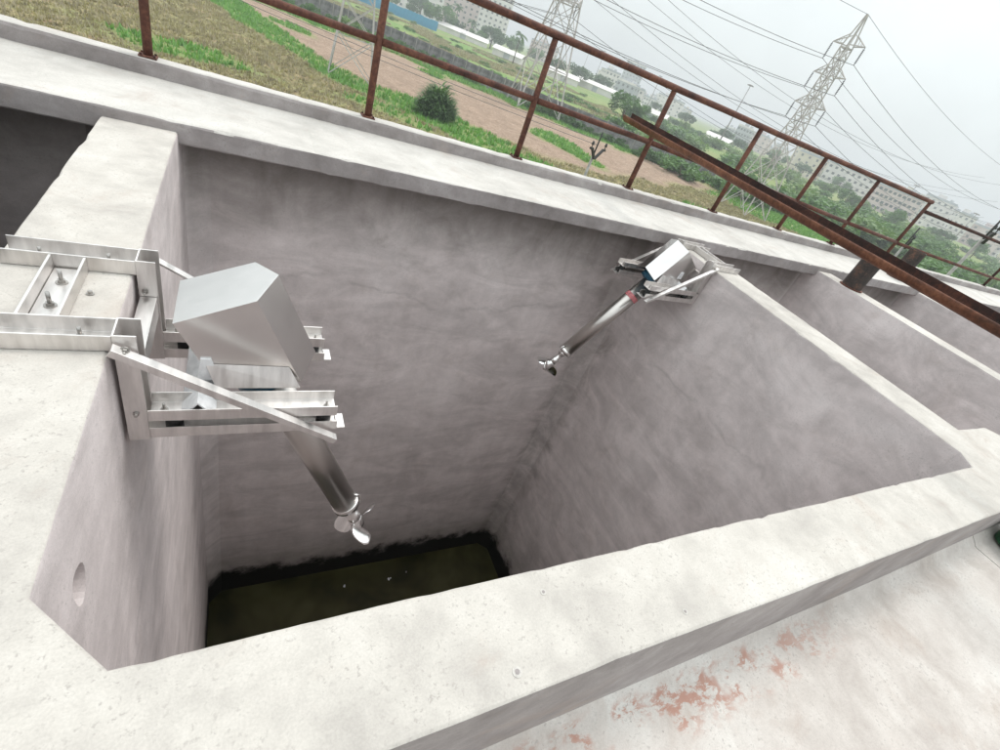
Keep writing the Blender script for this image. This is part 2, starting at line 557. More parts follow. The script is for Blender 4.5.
for loop, step, hole in ((pit_main, .03, True), (pit_left, .06, False), (pit_right, .05, False), (pit_far, .08, False), (pit_end, .2, False)):
    lp, rg = ring_loops(loop, step, 1, [-.1, -.45, -1.2, -2.6, -4.2, -6.1], hole)
    holes.append(rg[0])
    n = len(lp)
    skip = set()
    if hole:
        sel = [i for i in range(n) if abs(lp[i][0] - XLb) < 1e-4 and abs(lp[(i + 1) % n][0] - XLb) < 1e-4 and .62 < (lp[i][1] + lp[(i + 1) % n][1]) / 2 < .91]
        skip = set(sel)
        pts = [rg[3][sel[0]]] + [rg[3][(i + 1) % n] for i in sel]
        low = [rg[4][sel[0]]] + [rg[4][(i + 1) % n] for i in sel]
        bnd = pts + low[::-1]
        # round sleeve hole in the wall
        hol = []
        for k in range(20):
            a = 2 * math.pi * k / 20
            rr = .052 * (1 + .07 * math.sin(3 * a + 1))
            hol.append(Vector((XLb, HOLE[0] + rr * .85 * math.cos(a), HOLE[1] + rr * 1.1 * math.sin(a))))
        flat = lambda l: [Vector((p.y, p.z, 0)) for p in l]
        allp = bnd + hol
        tri = geometry.tessellate_polygon([flat(bnd), flat(hol)])
        mb_wall.add(allp, tri)
        inner = [p + Vector((-.11, .0, .0)) for p in hol]
        mb_wall.add(hol + inner, [(k, (k + 1) % 20, 20 + (k + 1) % 20, 20 + k) for k in range(20)])
        mb_wall.add(inner, [tuple(range(20))])
    for li in range(len(rg) - 1):
        A, B = rg[li], rg[li + 1]
        tgt = mb_top if li == 0 else mb_wall
        fs = [(i, (i + 1) % n, n + (i + 1) % n, n + i) for i in range(n) if not (li == 3 and i in skip)]
        tgt.add(A + B, fs, li < 2)
for li in range(len(orings) - 1):
    A, B = orings[li], orings[li + 1]
    n = len(A)
    (mb_top if li == 0 else mb_out).add(A + B, [(i, (i + 1) % n, n + (i + 1) % n, n + i) for i in range(n)], li < 2)
allp = list(orings[0])
polys = [[p.copy() for p in orings[0]]]
for h in holes:
    polys.append([p.copy() for p in h]); allp += h
mb_top.add(allp, geometry.tessellate_polygon(polys))
def weld(o):
    bm = bmesh.new(); bm.from_mesh(o.data)
    bmesh.ops.remove_doubles(bm, verts=bm.verts, dist=1e-5)
    bmesh.ops.recalc_face_normals(bm, faces=bm.faces)
    bm.to_mesh(o.data); bm.free()
o = mb_top.build('wall_top', 'top', tank, fix=False); weld(o)
# the flat top must look up
if sum(p.normal.z * p.area for p in o.data.polygons) < 0:
    o.data.flip_normals()
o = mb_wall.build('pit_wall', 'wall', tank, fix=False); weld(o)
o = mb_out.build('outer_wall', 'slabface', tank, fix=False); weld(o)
# pit bottoms
mbf = MB()
for x0, x1 in ((-4.2, XLa - .0), (XLb, XRa), (XRb, X2a), (X2b, X3a), (X3b, 15.3)):
    mbf.box(x0, x1, YN, YB, -6.4, -6.1)
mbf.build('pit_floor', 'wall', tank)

def rough_strip(name, x0, x1, prof, step, m_top, m_face, parent, seed, amp=.004, dips=()):
    """profile (y,z) list extruded along X with chipped edges; faces by slope get top / face material"""
    n = len(prof)
    k = int((x1 - x0) / step)
    vs, fs, mi = [], [], []
    for i in range(k + 1):
        x = x0 + (x1 - x0) * i / k
        for j, (y, z) in enumerate(prof):
            a = nz3(x * 7, j * 3.3, seed) * amp + nz3(x * 1.1, j * 2.1, seed + 5) * amp * 1.5
            c = max(0, nz3(x * 11, j * 1.7, seed + 9) - .3) * amp * 5
            vs.append((x, y + a * .7 * (1 if abs(y) else 1), z + a * .5 - c))
    mb = MB()
    for i in range(k):
        for j in range(n):
            j2 = (j + 1) % n
            fs.append((i * n + j, (i + 1) * n + j, (i + 1) * n + j2, i * n + j2))
    fs += [tuple(range(n)), tuple(k * n + j for j in reversed(range(n)))]
    mb.add(vs, fs)
    o = mb.build(name, [m_top, m_face], parent)
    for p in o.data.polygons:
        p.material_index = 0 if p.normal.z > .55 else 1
    return o
b_ = .008
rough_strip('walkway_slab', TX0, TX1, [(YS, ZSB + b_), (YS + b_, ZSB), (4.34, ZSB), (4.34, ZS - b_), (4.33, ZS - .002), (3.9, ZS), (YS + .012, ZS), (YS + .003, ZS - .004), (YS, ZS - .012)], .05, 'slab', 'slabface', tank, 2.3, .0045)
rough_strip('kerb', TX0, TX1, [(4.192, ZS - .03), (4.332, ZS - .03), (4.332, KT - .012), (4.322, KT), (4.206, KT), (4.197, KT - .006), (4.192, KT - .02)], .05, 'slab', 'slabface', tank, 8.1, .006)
rough_strip('unseen_shade_slab', TX0, -1.12, [(YN - .1, .004), (YS - .004, .004), (YS - .004, .1), (YN - .1, .1)], .06, 'slab', 'slabface', tank, 4.4, .003)  # added slab, out of view, that keeps light out of the left pit
# plumb-bob survey marks pressed into the near wall top
for (x, y) in ((.517, .241), (.658, .385), (1.04, .243)):
    mb = MB()
    r0 = .0115 if x < .6 else .008
    mb.tube([(x, y, -.004), (x, y, .0016)], r0, 16)
    o = mb.build('anchor_plug', 'slab', tank)
    MB().tube([(x, y, .0005), (x, y, .0022)], r0 * .5, 10).build('plug_core', 'slabface', o)

# water in the pits
wid = 0
for x0, x1 in ((-4.1, XLa), (XLb, XRa), (XRb, X2a), (X2b, X3a), (X3b, 15.2)):
    mb = MB()
    mb.add([(x0, YN, -5.8), (x1, YN, -5.8), (x1, YB, -5.8), (x0, YB, -5.8)], [(0, 1, 2, 3)])
    o = mb.build('water', 'water', None, fix=False)
    tag(o, kind='structure')
# bits of foam floating in the main pit
for i, (x, y) in enumerate(((1.36, 3.36), (2.25, 3.38), (2.0, 3.33))):
    mb = MB()
    for k in range(3):
        a = random.random() * 6.3
        mb.tube([(x + .02 * math.cos(a), y + .012 * math.sin(a), -5.806), (x + .02 * math.cos(a), y + .012 * math.sin(a), -5.786)], .008 + .006 * random.random(), 7)
    o = mb.build('foam_scrap', 'paper', None)
    tag(o, 'small white scrap floating on the dark water of the deep pit', 'litter', 'scraps on the pit water')

# service floor the photographer stands on
def zfloor(x, y):
    s_ = min(1, max(0, (x - 2.3) / 1.8)); s_ = s_ * s_ * (3 - 2 * s_)
    return -.425 + .02 * min(max(x, 0), 2.3) / 2.3 + .1 * s_ + .004 * nz3(x * 1.5, y * 1.5, 4.)
for i, (x0, x1) in enumerate(((-4.4, 3.595), (3.603, 12.))):
    mb = MB()
    nx, ny = 120, 50
    vs = [(x0 + (x1 - x0) * i_ / nx, -3.2 + (YL + 3.22) * j / ny, 0) for j in range(ny + 1) for i_ in range(nx + 1)]
    vs = [(x, y, zfloor(x, y) + (.02 * max(0, (y - YL + .03) / .03) ** 2)) for x, y, z in vs]
    fs = [(j * (nx + 1) + k, j * (nx + 1) + k + 1, (j + 1) * (nx + 1) + k + 1, (j + 1) * (nx + 1) + k) for j in range(ny) for k in range(nx)]
    mb.add(vs, fs, True)
    n0 = len(vs)
    e0 = [j * (nx + 1) + (nx if i == 0 else 0) for j in range(ny + 1)]
    mb.add([vs[k] for k in e0] + [(vs[k][0], vs[k][1], vs[k][2] - .05) for k in e0], [(j, j + 1, ny + 2 + j, ny + 1 + j) for j in range(ny)])
    o = mb.build('service_floor', 'floor', None, fix=False)
    tag(o, kind='structure')
    if i == 0:
        MB().box(-4.4, 12, -3.2, YL - .0, -8.2, -.56).build('floor_support', 'wall', o)

# ------------------------------------------------------------------ railing
POSTS = [-4.82, -3.40, -1.97, -.54, .89, 2.29, 3.73, 5.165, 6.56, 7.97, 9.68]
MIDZ = [.69, .69, .69, .69, .68, .655, .64, .60, .55, .50, .45]
YR, ZR = 4.27, 1.15
rail = thing('railing', 'rusty brown pipe railing standing on the kerb of the far walkway', 'railing', (0, YR, KT))
def wav(x0, x1, f, step=.25, s_=0.):
    n = max(2, int((x1 - x0) / step))
    return [(x0 + (x1 - x0) * i / n, .004 * nz3(x0 + (x1 - x0) * i / n, s_), f(x0 + (x1 - x0) * i / n) + .004 * nz3(x0 + (x1 - x0) * i / n, s_ + 3)) for i in range(n + 1)]
MB().tube(wav(-5.2, 9.74, lambda x: ZR - KT), .029, 14).build('top_rail', 'rust', rail, fix=False)
for i in range(len(POSTS) - 1):
    x0, x1 = POSTS[i], POSTS[i + 1]
    MB().tube([(x0 + .024, 0, MIDZ[i] - KT), (x1 - .024, 0, MIDZ[i + 1] - KT)], .026, 12).build('mid_rail', 'rust', rail, fix=False)
for i, x in enumerate(POSTS):
    top = ZR - KT - (.028 if i < len(POSTS) - 1 else -.03)
    p = MB().tube([(x, 0, -.01), (x, 0, .5), (x + .004, 0, top)], .0275, 12).build('post', 'rust', rail, fix=False)
    MB().box(x - .05, x + .05, -.05, .05, .002, .012).build('base_plate', 'rust', p, .002)
    mb = MB()
    for sx, sy in ((-1, -1), (1, -1), (1, 1), (-1, 1)):
        mb.tube([(x + sx * .037, sy * .037, .012), (x + sx * .037, sy * .037, .022)], .008, 6, smooth=False)
    mb.build('bolts', 'rustdark', p)['kind'] = 'stuff'
P2 = [9.85, 14.4]
rail2 = thing('railing', 'lower rusty railing section that carries on past the tall end post', 'railing', (9.85, YR, KT))
MB().tube([(-.12, 0, 1.0 - KT), (8., 0, 1.0 - KT)], .027, 12).build('top_rail', 'rustdark', rail2, fix=False)
MB().tube([(-.12, 0, .44 - KT), (4.55, 0, .36 - KT), (8, 0, .36 - KT)], .025, 12).build('mid_rail', 'rust', rail2, fix=False)
for x in (4.55, 7.9):
    p = MB().tube([(x, 0, -.01), (x, 0, .98 - KT)], .0265, 12).build('post', 'rustdark', rail2, fix=False)
    MB().box(x - .05, x + .05, -.05, .05, .002, .012).build('base_plate', 'rust', p, .002)

# ------------------------------------------------------------------ stainless propeller mixers hung on the dividing walls
def u_chan(prof_w, h, t_):
    return [(-prof_w / 2, 0), (prof_w / 2, 0), (prof_w / 2, h), (prof_w / 2 - t_, h), (prof_w / 2 - t_, t_), (-prof_w / 2 + t_, t_), (-prof_w / 2 + t_, h), (-prof_w / 2, h)]
def l_chan(a, c, t_):
    return [(0, 0), (a, 0), (a, t_), (t_, t_), (t_, c), (0, c)]
def bolt(parent, p, axis=(0, 0, 1), r=.008, l=.03):
    p, ax = Vector(p), Vector(axis)
    mb = MB()
    mb.tube([p, p + ax * .003], r * 1.7, 14)
    mb.tube([p + ax * .003, p + ax * .0115], r * 1.15, 6, smooth=False)
    mb.tube([p + ax * .0115, p + ax * l], r * .6, 8)
    return mb.build('bolt', 'bolt', parent)
def mixer(loc, rz, label, theta, M, red=False):
    t_ = thing('propeller_mixer', label, 'mixer', loc, rz, 'mixers hung on the pit walls')
    X, Y, Z = Vector((1, 0, 0)), Vector((0, 1, 0)), Vector((0, 0, 1))
    for s_ in (-1, 1):
        y = .21 * s_
        ch = MB().extr(u_chan(.09, .05, .005), (-.318, y, .002), (.0115, y, .002), Y, Z).build('saddle_channel', 'frame', t_, .001)
        for bx_ in (-.235, -.065):
            bolt(ch, (bx_, y + .005, .007), l=.036)
        po = MB().extr(u_chan(.09, .055, .005), (.012, y, .055), (.012, y, -.357), Y, X).build('post', 'frame', t_, .001)
        bolt(po, (.03, y - s_ * .046, -.06), (0, -s_, 0), .006, .02)
        bolt(po, (.04, y - .046 if s_ < 0 else y + .046, -.24), (0, s_, 0), .005, .012)
        ar = MB().extr(u_chan(.079, .044, .005), (.018, y, -.3555), (.645, y, -.3555), Y, Z).build('support_arm', 'frame', t_, .001)
        MB().box(.647, .677, y - .038, y + .038, -.353, -.347).build('end_tab', 'frame', ar, .001)
        for px in (.13, .6):
            MB().tube([(px, y, -.35), (px, y, -.276)], .026, 14).build('rubber_pad', 'rubber', ar)
        ur = MB().extr(u_chan(.09, .045, .0045), (.0685, y, -.275), (.637, y, -.275), Y, Z).build('slide_rail', 'frame', t_, .001)
        for px in (.105, .605):
            bolt(ur, (px, y, -.27), r=.007, l=.03)
        # tie brace from the saddle down to the arm tip
        p0, p1 = Vector((.016, s_ * .262, .035)), Vector((.645, s_ * .262, -.368))
        d = (p1 - p0).normalized()
        nrm = Y.cross(d) * (1 if (Y.cross(d)).z > 0 else -1)
        br = MB().extr([(s_ * a, -c) for a, c in ((0, 0), (.032, 0), (.032, .024), (.027, .024), (.027, .005), (0, .005))], p0, p1, Y, nrm).build('brace', 'frame', t_, .001)
        bolt(br, p0 + d * .03 + Y * s_ * .006, (0, s_, 0), .007, .02)
    for px in (-.198, -.115):
        MB().box(px - .0035, px + .0035, -.163, .163, .0025, .05).build('cross_plate', 'frame', t_, .001)
    bp = MB().box(-.193, -.12, -.158, .158, .0025, .007).build('base_plate', 'frame', t_, .001)
    for py in (.072, -.055):
        bolt(bp, (-.158, py, .007), r=.009, l=.045)
    bolt(t_, (-.085, .03, .001), r=.006, l=.012)
    # angle tying the two posts together
    MB().extr([(0, 0), (.048, 0), (.048, -.075), (.043, -.075), (.043, -.005), (0, -.005)], (.014, -.163, -.08), (.014, .163, -.08), X, Z).build('tie_angle', 'frame', t_, .001)
    # inverted-V cradle across the slide rails
    ca = MB().extr([(-.05, 0), (0, .062), (.05, 0), (.043, 0), (0, .053), (-.043, 0)], (.2, -.245, -.27), (.2, .245, -.27), X, Z).build('cradle_bar', 'paper', t_, .001)
    for s_ in (-1, 1):
        MB().add([(.19, s_ * .125, -.215), (.26, s_ * .125, -.215), (.235, s_ * .135, -.115), (.205, s_ * .135, -.115),
                  (.19, s_ * .118, -.215), (.26, s_ * .118, -.215), (.235, s_ * .128, -.115), (.205, s_ * .128, -.115)],
                 [(0, 1, 2, 3), (4, 7, 6, 5), (0, 4, 5, 1), (1, 5, 6, 2), (2, 6, 7, 3), (3, 7, 4, 0)]).build('gusset', 'paper', ca, .001)
    # tilted drive: axis d, cross axis n
    d = Vector((math.cos(theta), 0, -math.sin(theta)))
    n_ = Vector((math.sin(theta), 0, math.cos(theta)))
    M = Vector(M)
    P = lambda s_, u, v_: M + d * s_ + n_ * u + Y * v_
    hw, hn, pr_ = .128, .125, .199
    cap = [P(0, -hn, -hw), P(0, hn, -hw), P(0, pr_, 0), P(0, hn, hw), P(0, -hn, hw)]
    bot = [P(.265, -hn, -hw), P(.376, hn, -hw), P(.356, pr_, 0), P(.376, hn, hw), P(.265, -hn, hw)]
    # thin folded sheet, open below
    mb = MB()
    mb.add(cap + bot, [(0, 1, 2, 3, 4), (0, 5, 6, 1), (1, 6, 7, 2), (2, 7, 8, 3), (3, 8, 9, 4), (4, 9, 5, 0)])
    ho = mb.build('hood', 'steel', t_)
    md = ho.modifiers.new('sheet', 'SOLIDIFY'); md.thickness = .003; md.offset = -1
    md = ho.modifiers.new('bevel', 'BEVEL'); md.width = .0025; md.segments = 2; md.limit_method = 'ANGLE'; md.angle_limit = R(25)
    for s_ in (-1, 1):
        a0, a1 = P(.175, -hn + .01, s_ * (hw + .0015)), P(.29, hn - .01, s_ * (hw + .0015))
        b0, b1 = P(.262, -hn + .004, s_ * (hw + .03)), P(.372, hn - .004, s_ * (hw + .03))
        th = Vector((0, 0, -.003))
        MB().add([a0, a1, b1, b0, a0 + th, a1 + th, b1 + th, b0 + th], [(0, 1, 2, 3), (4, 7, 6, 5), (0, 4, 5, 1), (1, 5, 6, 2), (2, 6, 7, 3), (3, 7, 4, 0)]).build('skirt', 'frame', ho)
    mo = MB().tube([P(.04, 0, 0), P(.06, 0, 0), P(.33, 0, 0), P(.335, 0, 0), P(.385, 0, 0), P(.4, 0, 0)], [.05, .085, .085, .115, .115, .07], 28).build('motor', 'blue', t_)
    mb = MB()
    for k in range(16):
        a = 2 * math.pi * k / 16
        r_ = n_ * math.cos(a) + Y * math.sin(a)
        mb.beam(P(.1, 0, 0) + r_ * .09, P(.3, 0, 0) + r_ * .09, .004, .02, up=tuple(r_))
    mb.build('cooling_fins', 'blue', mo)
    tb = MB().tube([P(.39, 0, 0), P(1.405, 0, 0)], .066, 32).build('shaft_tube', 'tube', t_)
    MB().tube([P(1.375, 0, 0), P(1.378, 0, 0), P(1.41, 0, 0), P(1.413, 0, 0)], [.066, .072, .072, .06], 28).build('end_collar', 'steel', tb)
    MB().tube([P(1.35, .058, .0), P(1.38, .085, .01), P(1.43, .07, .0), P(1.46, .02, 0)], .005, 8).build('guard_rod', 'chrome', tb)
    if red:
        MB().tube([P(.575, 0, 0), P(.62, 0, 0)], .0675, 28, caps=False).build('label_band', 'red', tb)
    MB().tube([P(1.405, 0, 0), P(1.44, 0, 0), P(1.445, 0, 0), P(1.5, 0, 0), P(1.505, 0, 0), P(1.56, 0, 0)], [.034, .034, .027, .027, .037, .037], 20).build('coupling', 'steel', t_)
    pr = MB().tube([P(1.555, 0, 0), P(1.565, 0, 0), P(1.63, 0, 0), P(1.66, 0, 0), P(1.675, 0, 0)], [.036, .04, .036, .02, .004], 20).build('propeller', 'chrome', t_)
    for k in range(3):
        a0 = 2 * math.pi * k / 3 + .5
        vs, fs = [], []
        NR, NC = 7, 6
        for side in (0, 1):
            for i in range(NR):
                f = i / (NR - 1)
                rr = .03 + .115 * f
                wdt = (.16 + .9 * math.sin(math.pi * min(1, f * .82 + .16)) * 1.05) * .058
                pitch = R(62 - 30 * f)
                for j in range(NC):
                    c = (j / (NC - 1) - .5) * 2 * wdt
                    ang = a0 + (c * math.cos(pitch) + .25 * f * .1) / rr
                    s_ = 1.605 + c * math.sin(pitch) + .03 * f * f
                    th = .0028 * (1 - .6 * f) * (1 - (2 * j / (NC - 1) - 1) ** 2 * .8) * (1 if side else -1)
                    vs.append(P(s_ + th, rr * math.cos(ang), rr * math.sin(ang)))
        q = NR * NC
        for side in (0, 1):
            for i in range(NR - 1):
                for j in range(NC - 1):
                    a = side * q + i * NC + j
                    fs.append((a, a + 1, a + NC + 1, a + NC) if side else (a, a + NC, a + NC + 1, a + 1))
        rim = [i * NC for i in range(NR)] + [(NR - 1) * NC + j for j in range(1, NC)] + [i * NC + NC - 1 for i in reversed(range(NR - 1))]
        for a, c in zip(rim[:-1], rim[1:]):
            fs.append((a, c, q + c, q + a))
        MB().add(vs, fs, True).build('blade', 'chrome', pr)
    return t_
mixer((XLb, 1.555, 0), 0, 'stainless steel mixer with a large grey hood and no red band, over the deep pit', R(65.6), (.25, 0, .069))
th2 = R(56)
piv = Vector((.465, 0, -.407))
mixer((XRa, 2.955, 0), math.pi, 'stainless steel mixer with a red band on its tube, close to the walkway slab', th2, piv - Vector((math.cos(th2), 0, -math.sin(th2))) * .5, red=True)

# ------------------------------------------------------------------ rusty open gutter laid over the rails, pipe stubs
def arc_shell(r, t_, a0, a1, n=16):
    o_ = [(r * math.cos(a0 + (a1 - a0) * i / n), r * math.sin(a0 + (a1 - a0) * i / n)) for i in range(n + 1)]
    i_ = [((r - t_) * math.cos(a0 + (a1 - a0) * i / n), (r - t_) * math.sin(a0 + (a1 - a0) * i / n)) for i in range(n + 1)]
    return o_, i_
G0, G1 = Vector((3.5, 4.50, .77)), Vector((3.5, -.6, .645))
gut = thing('scum_gutter', 'long rusty half-pipe gutter resting across the railing and running above the pit wall', 'gutter', tuple(G0))
gd = (G1 - G0)
o_, i_ = arc_shell(.05, .005, R(168), R(168 + 200))
k = 40
vs, fs = [], []
for arc in (o_, i_):
    for i in range(k + 1):
        c = gd * (i / k)
        for u, w_ in arc:
            vs.append((c.x + u, c.y, c.z + w_))
n = len(o_)
fo, fi = [], []
for i in range(k):
    for j in range(n - 1):
        fo.append((i * n + j, i * n + j + 1, (i + 1) * n + j + 1, (i + 1) * n + j))
        q = (k + 1) * n
        fi.append((q + i * n + j, q + (i + 1) * n + j, q + (i + 1) * n + j + 1, q + i * n + j + 1))
q = (k + 1) * n
rim = []
for i in range(k):
    for j in (0, n - 1):
        rim.append((i * n + j, (i + 1) * n + j, q + (i + 1) * n + j, q + i * n + j))
for i in (0, k):
    for j in range(n - 1):
        rim.append((i * n + j, i * n + j + 1, q + i * n + j + 1, q + i * n + j))
MB().add(vs, fo + rim, True).build('shell', 'rustbrown', gut)
MB().add(vs, fi, True).build('inner_lining', 'rustdark', gut, fix=False)
# the raised back plate of the gutter
MB().extr([(.046, -.02), (.052, -.02), (.052, .045), (.046, .045)], (0, 0, 0), tuple(gd), (1, 0, 0), (0, 0, 1)).build('back_plate', 'rustdark', gut)

for (x, y, h, lab) in ((6.55, 2.95, .46, 'short rusty black pipe stub standing on a dividing wall beside the walkway slab'), (9.0, 3.62, .46, 'short black pipe stub standing on the walkway near the end of the tall railing')):
    st = thing('pipe_stub', lab, 'pipe', (x, y, 0 if y < 3.3 else ZS))
    mb = MB()
    N_ = 28
    prof = [(.112, 0), (.115, .02), (.113, h * .5), (.115, h - .005), (.112, h), (.1, h), (.1, h - .2), (0, h - .2)]
    vs, fs = [], []
    for r_, z in prof:
        for k_ in range(N_):
            a = 2 * math.pi * k_ / N_
            vs.append((r_ * math.cos(a), r_ * math.sin(a), z))
    for i in range(len(prof) - 1):
        for k_ in range(N_):
            fs.append((i * N_ + k_, i * N_ + (k_ + 1) % N_, (i + 1) * N_ + (k_ + 1) % N_, (i + 1) * N_ + k_))
    mb.add(vs, fs, False)
    mb.build('pipe', 'stub', st)
    MB().tube([(0, 0, .001), (0, 0, .016)], .135, 24).build('foot_flange', 'rust', st, .002)

# green tub at the edge of the service floor
tub = thing('plastic_tub', 'dark green plastic tub with a black rim on the service floor beside the kerb wall', 'tub', (3.9, .03, zfloor(3.9, .03)))
mb = MB(); N_ = 32
prof = [(.12, .002), (.135, .01), (.155, .2), (.158, .2), (.15, .2), (.13, .02), (0, .018)]
vs = [(r_ * math.cos(2 * math.pi * k / N_), r_ * math.sin(2 * math.pi * k / N_), z) for r_, z in prof for k in range(N_)]
mb.add(vs, [(i * N_ + k, i * N_ + (k + 1) % N_, (i + 1) * N_ + (k + 1) % N_, (i + 1) * N_ + k) for i in range(len(prof) - 1) for k in range(N_)], True)
mb.build('tub_body', 'greenpl', tub)
MB().tube([(.158 * math.cos(2 * math.pi * k / 32), .158 * math.sin(2 * math.pi * k / 32), .2) for k in range(33)], .009, 8).build('rim', 'black', tub, fix=False)
MB().tube([(-.165, -.09 + .18 * k / 8, .19 - .1 * math.sin(math.pi * k / 8)) for k in range(9)], .006, 8).build('handle', 'black', tub, fix=False)

# ------------------------------------------------------------------ ground
GZ = -8.0
def interp(x, tab):
    return float(np.interp(x, [p[0] for p in tab], [p[1] for p in tab]))
T_NEAR = [(-60, 190), (-4.2, 85), (5.3, 62), (9.4, 53), (15.9, 48), (22.7, 43.5), (35, 40)]
T_FAR = [(-60, 220), (-.4, 99), (5.4, 79), (8.4, 67), (14.5, 62), (21.2, 57), (24.6, 51), (35, 47), (56, 55), (75, 60)]
T_BRN = [(-60, 118), (1, 105), (11, 100), (25, 99), (34, 88), (45, 83), (54, 74), (67, 71), (80, 62)]
WALL_PTS = [(-14, 146), (3, 132), (15.2, 121), (25.6, 115), (33.5, 106.5), (40, 97.5), (47.5, 88.5), (60, 80.5), (66, 73.5), (77, 67.5), (92, 58)]
def zones(x, y):
    w_ = 3.2 * nz3(x * .13, y * .13, 2.) + 1.2 * nz3(x * .5, y * .5, 5.)
    yn, yf, yb = interp(x, T_NEAR), interp(x, T_FAR), interp(x, T_BRN)
    ss = lambda v_: min(1, max(0, v_ / 2.4 + .5))
    brown = ss(y + w_ - yf) * ss(yb - y - w_) * ss((72 - x) / 3)
    strip = ss(y + w_ - yn) * ss(yf - y - w_) * ss((27 - x + 3 * w_) / 2)
    beyond = ss(y + w_ - yb)
    right = ss((x - 62 + y * .25 + 4 * w_) / 6) * ss((math.hypot(x, y) - 84 - 3 * w_) / 8)
    spots = max(0, nz3(x * .11, y * .11, 31.) - .12) * 1.6
    g = max(strip, beyond, right * .9, min(.7, spots) * (1 - brown * .6))
    if brown > .3:
        g = max(g * (1 - brown), min(1, max(0, nz3(x * .09, y * .09, 11.) - .38) * 5))
    return brown * (1 - g), g
def axis(vals):
    out = [vals[0][0]]
    for a, c, st in vals:
        n = max(1, int(round((c - a) / st)))
        out += [a + (c - a) * (i + 1) / n for i in range(n)]
    return out
gx = axis([(-3200, -400, 400), (-400, -80, 40), (-80, -20, 4), (-20, 90, .9), (90, 180, 3), (180, 500, 20), (500, 3200, 300)])
gy = axis([(-3200, -200, 500), (-200, 0, 25), (0, 36, 4), (36, 128, .9), (128, 220, 3), (220, 600, 20), (600, 3200, 300)])
def gz(x, y):
    k = max(0, 1 - max(0, abs(x - 40) - 80) / 200) * max(0, 1 - max(0, y - 130) / 200)
    if y < 8:
        k = 0
    return GZ + k * (.18 * nz3(x * .12, y * .12, 1.) + .1 * nz3(x * .6, y * .6, 6.))
vs, br_, gr_ = [], [], []
for y in gy:
    for x in gx:
        vs.append((x, y, gz(x, y)))
        a, c = zones(x, y) if (-90 < x < 190 and 20 < y < 230) else (0., .85)
        br_.append(a); gr_.append(c)
nx = len(gx)
fs = [(j * nx + i, j * nx + i + 1, (j + 1) * nx + i + 1, (j + 1) * nx + i) for j in range(len(gy) - 1) for i in range(nx - 1)]
mb = MB(); mb.add(vs, fs, True)
ground = mb.build('ground', 'ground', None, fix=False)
for nm, dat in (('brown', br_), ('green', gr_)):
    at_ = ground.data.attributes.new(nm, 'FLOAT', 'POINT')
    at_.data.foreach_set('value', dat)
tag(ground, kind='structure')

# grass tufts that nobody could count
def tufts(name, n, region, keep, hgt, wid, matname, label):
    vs, fs = [], []
    while n > 0:
        x, y = random.uniform(*region[0]), random.uniform(*region[1])
        a, c = zones(x, y)
        n -= 1
        if not keep(a, c, x, y):
            continue
        z = gz(x, y)
        for k in range(4):
            an = random.random() * 6.283
            h = hgt * random.uniform(.5, 1.2)
            lx, ly = math.cos(an), math.sin(an)
            sp = random.uniform(.2, .8) * h
            o = len(vs)
            ox, oy = x + random.uniform(-.2, .2), y + random.uniform(-.2, .2)
            vs += [(ox - ly * wid, oy + lx * wid, z - .03), (ox + ly * wid, oy - lx * wid, z - .03), (ox + lx * sp, oy + ly * sp, z + h)]
            fs.append((o, o + 1, o + 2))
    me = bpy.data.meshes.new(name)
    me.from_pydata(vs, [], fs)
    me.materials.append(MAT[matname])
    o = bpy.data.objects.new(name, me)
    link(o)
    tag(o, label, 'grass', kind='stuff')
tufts('dry_grass', 42000, ((-16, 85), (38, 92)), lambda a, c, x, y: a < .25 and c < .5, .26, .07, 'straw', 'short dry straw-coloured grass covering the near ground below the walkway')
tufts('meadow_grass', 26000, ((12, 120), (95, 235)), lambda a, c, x, y: c > .5 and nz3(x * .06, y * .06, 21.) > -.05, .45, .2, 'straw', 'yellowing grass patches on the meadow behind the boundary wall')
tufts('green_grass', 42000, ((-16, 110), (36, 118)), lambda a, c, x, y: c > .5 and random.random() < .9, .4, .1, 'grass', 'fresh green grass in a strip and patches beside the brown field')

# ------------------------------------------------------------------ vegetation
def leaf_mesh(name, n, lumps, spread, size, matname, seed, zflat=1., droop=0.):
    g = np.random.default_rng(seed)
    ctr = np.array(lumps, float)
    idx = g.integers(0, len(ctr), n)
    dirv = g.normal(size=(n, 3)); dirv /= np.linalg.norm(dirv, axis=1)[:, None]
    rad = g.random(n) ** .45
    pos = ctr[idx, :3] + dirv * (rad * ctr[idx, 3])[:, None] * np.array([1, 1, zflat]) * spread
    u = g.normal(size=(n, 3)); u /= np.linalg.norm(u, axis=1)[:, None]
    r_ = g.normal(size=(n, 3)); v_ = np.cross(u, r_); v_ /= np.linalg.norm(v_, axis=1)[:, None]
    u[:, 2] -= droop
    s_ = size * g.uniform(.6, 1.35, n)
    a = pos - u * s_[:, None]
    c = pos + u * s_[:, None]
    b1 = pos + v_ * (s_ * .45)[:, None]
    b2 = pos - v_ * (s_ * .45)[:, None]
    V = np.stack([a, b1, c, b2], 1).reshape(-1, 3)
    F = np.arange(4 * n).reshape(n, 4)
    me = bpy.data.meshes.new(name)
    me.from_pydata(V.tolist(), [], F.tolist())
    me.materials.append(MAT[matname])
    return me
def make_lumps(seed, n, rx, rz, z0, lr):
    g = random.Random(seed)
    out = []
    for i in range(n):
        a = g.random() * 6.283
        r_ = rx * math.sqrt(g.random())
        z = z0 + rz * (g.random() ** .8) * (1 - .45 * (r_ / rx) ** 2)
        out.append((r_ * math.cos(a), r_ * math.sin(a), z, lr * g.uniform(.6, 1.25)))
    return out
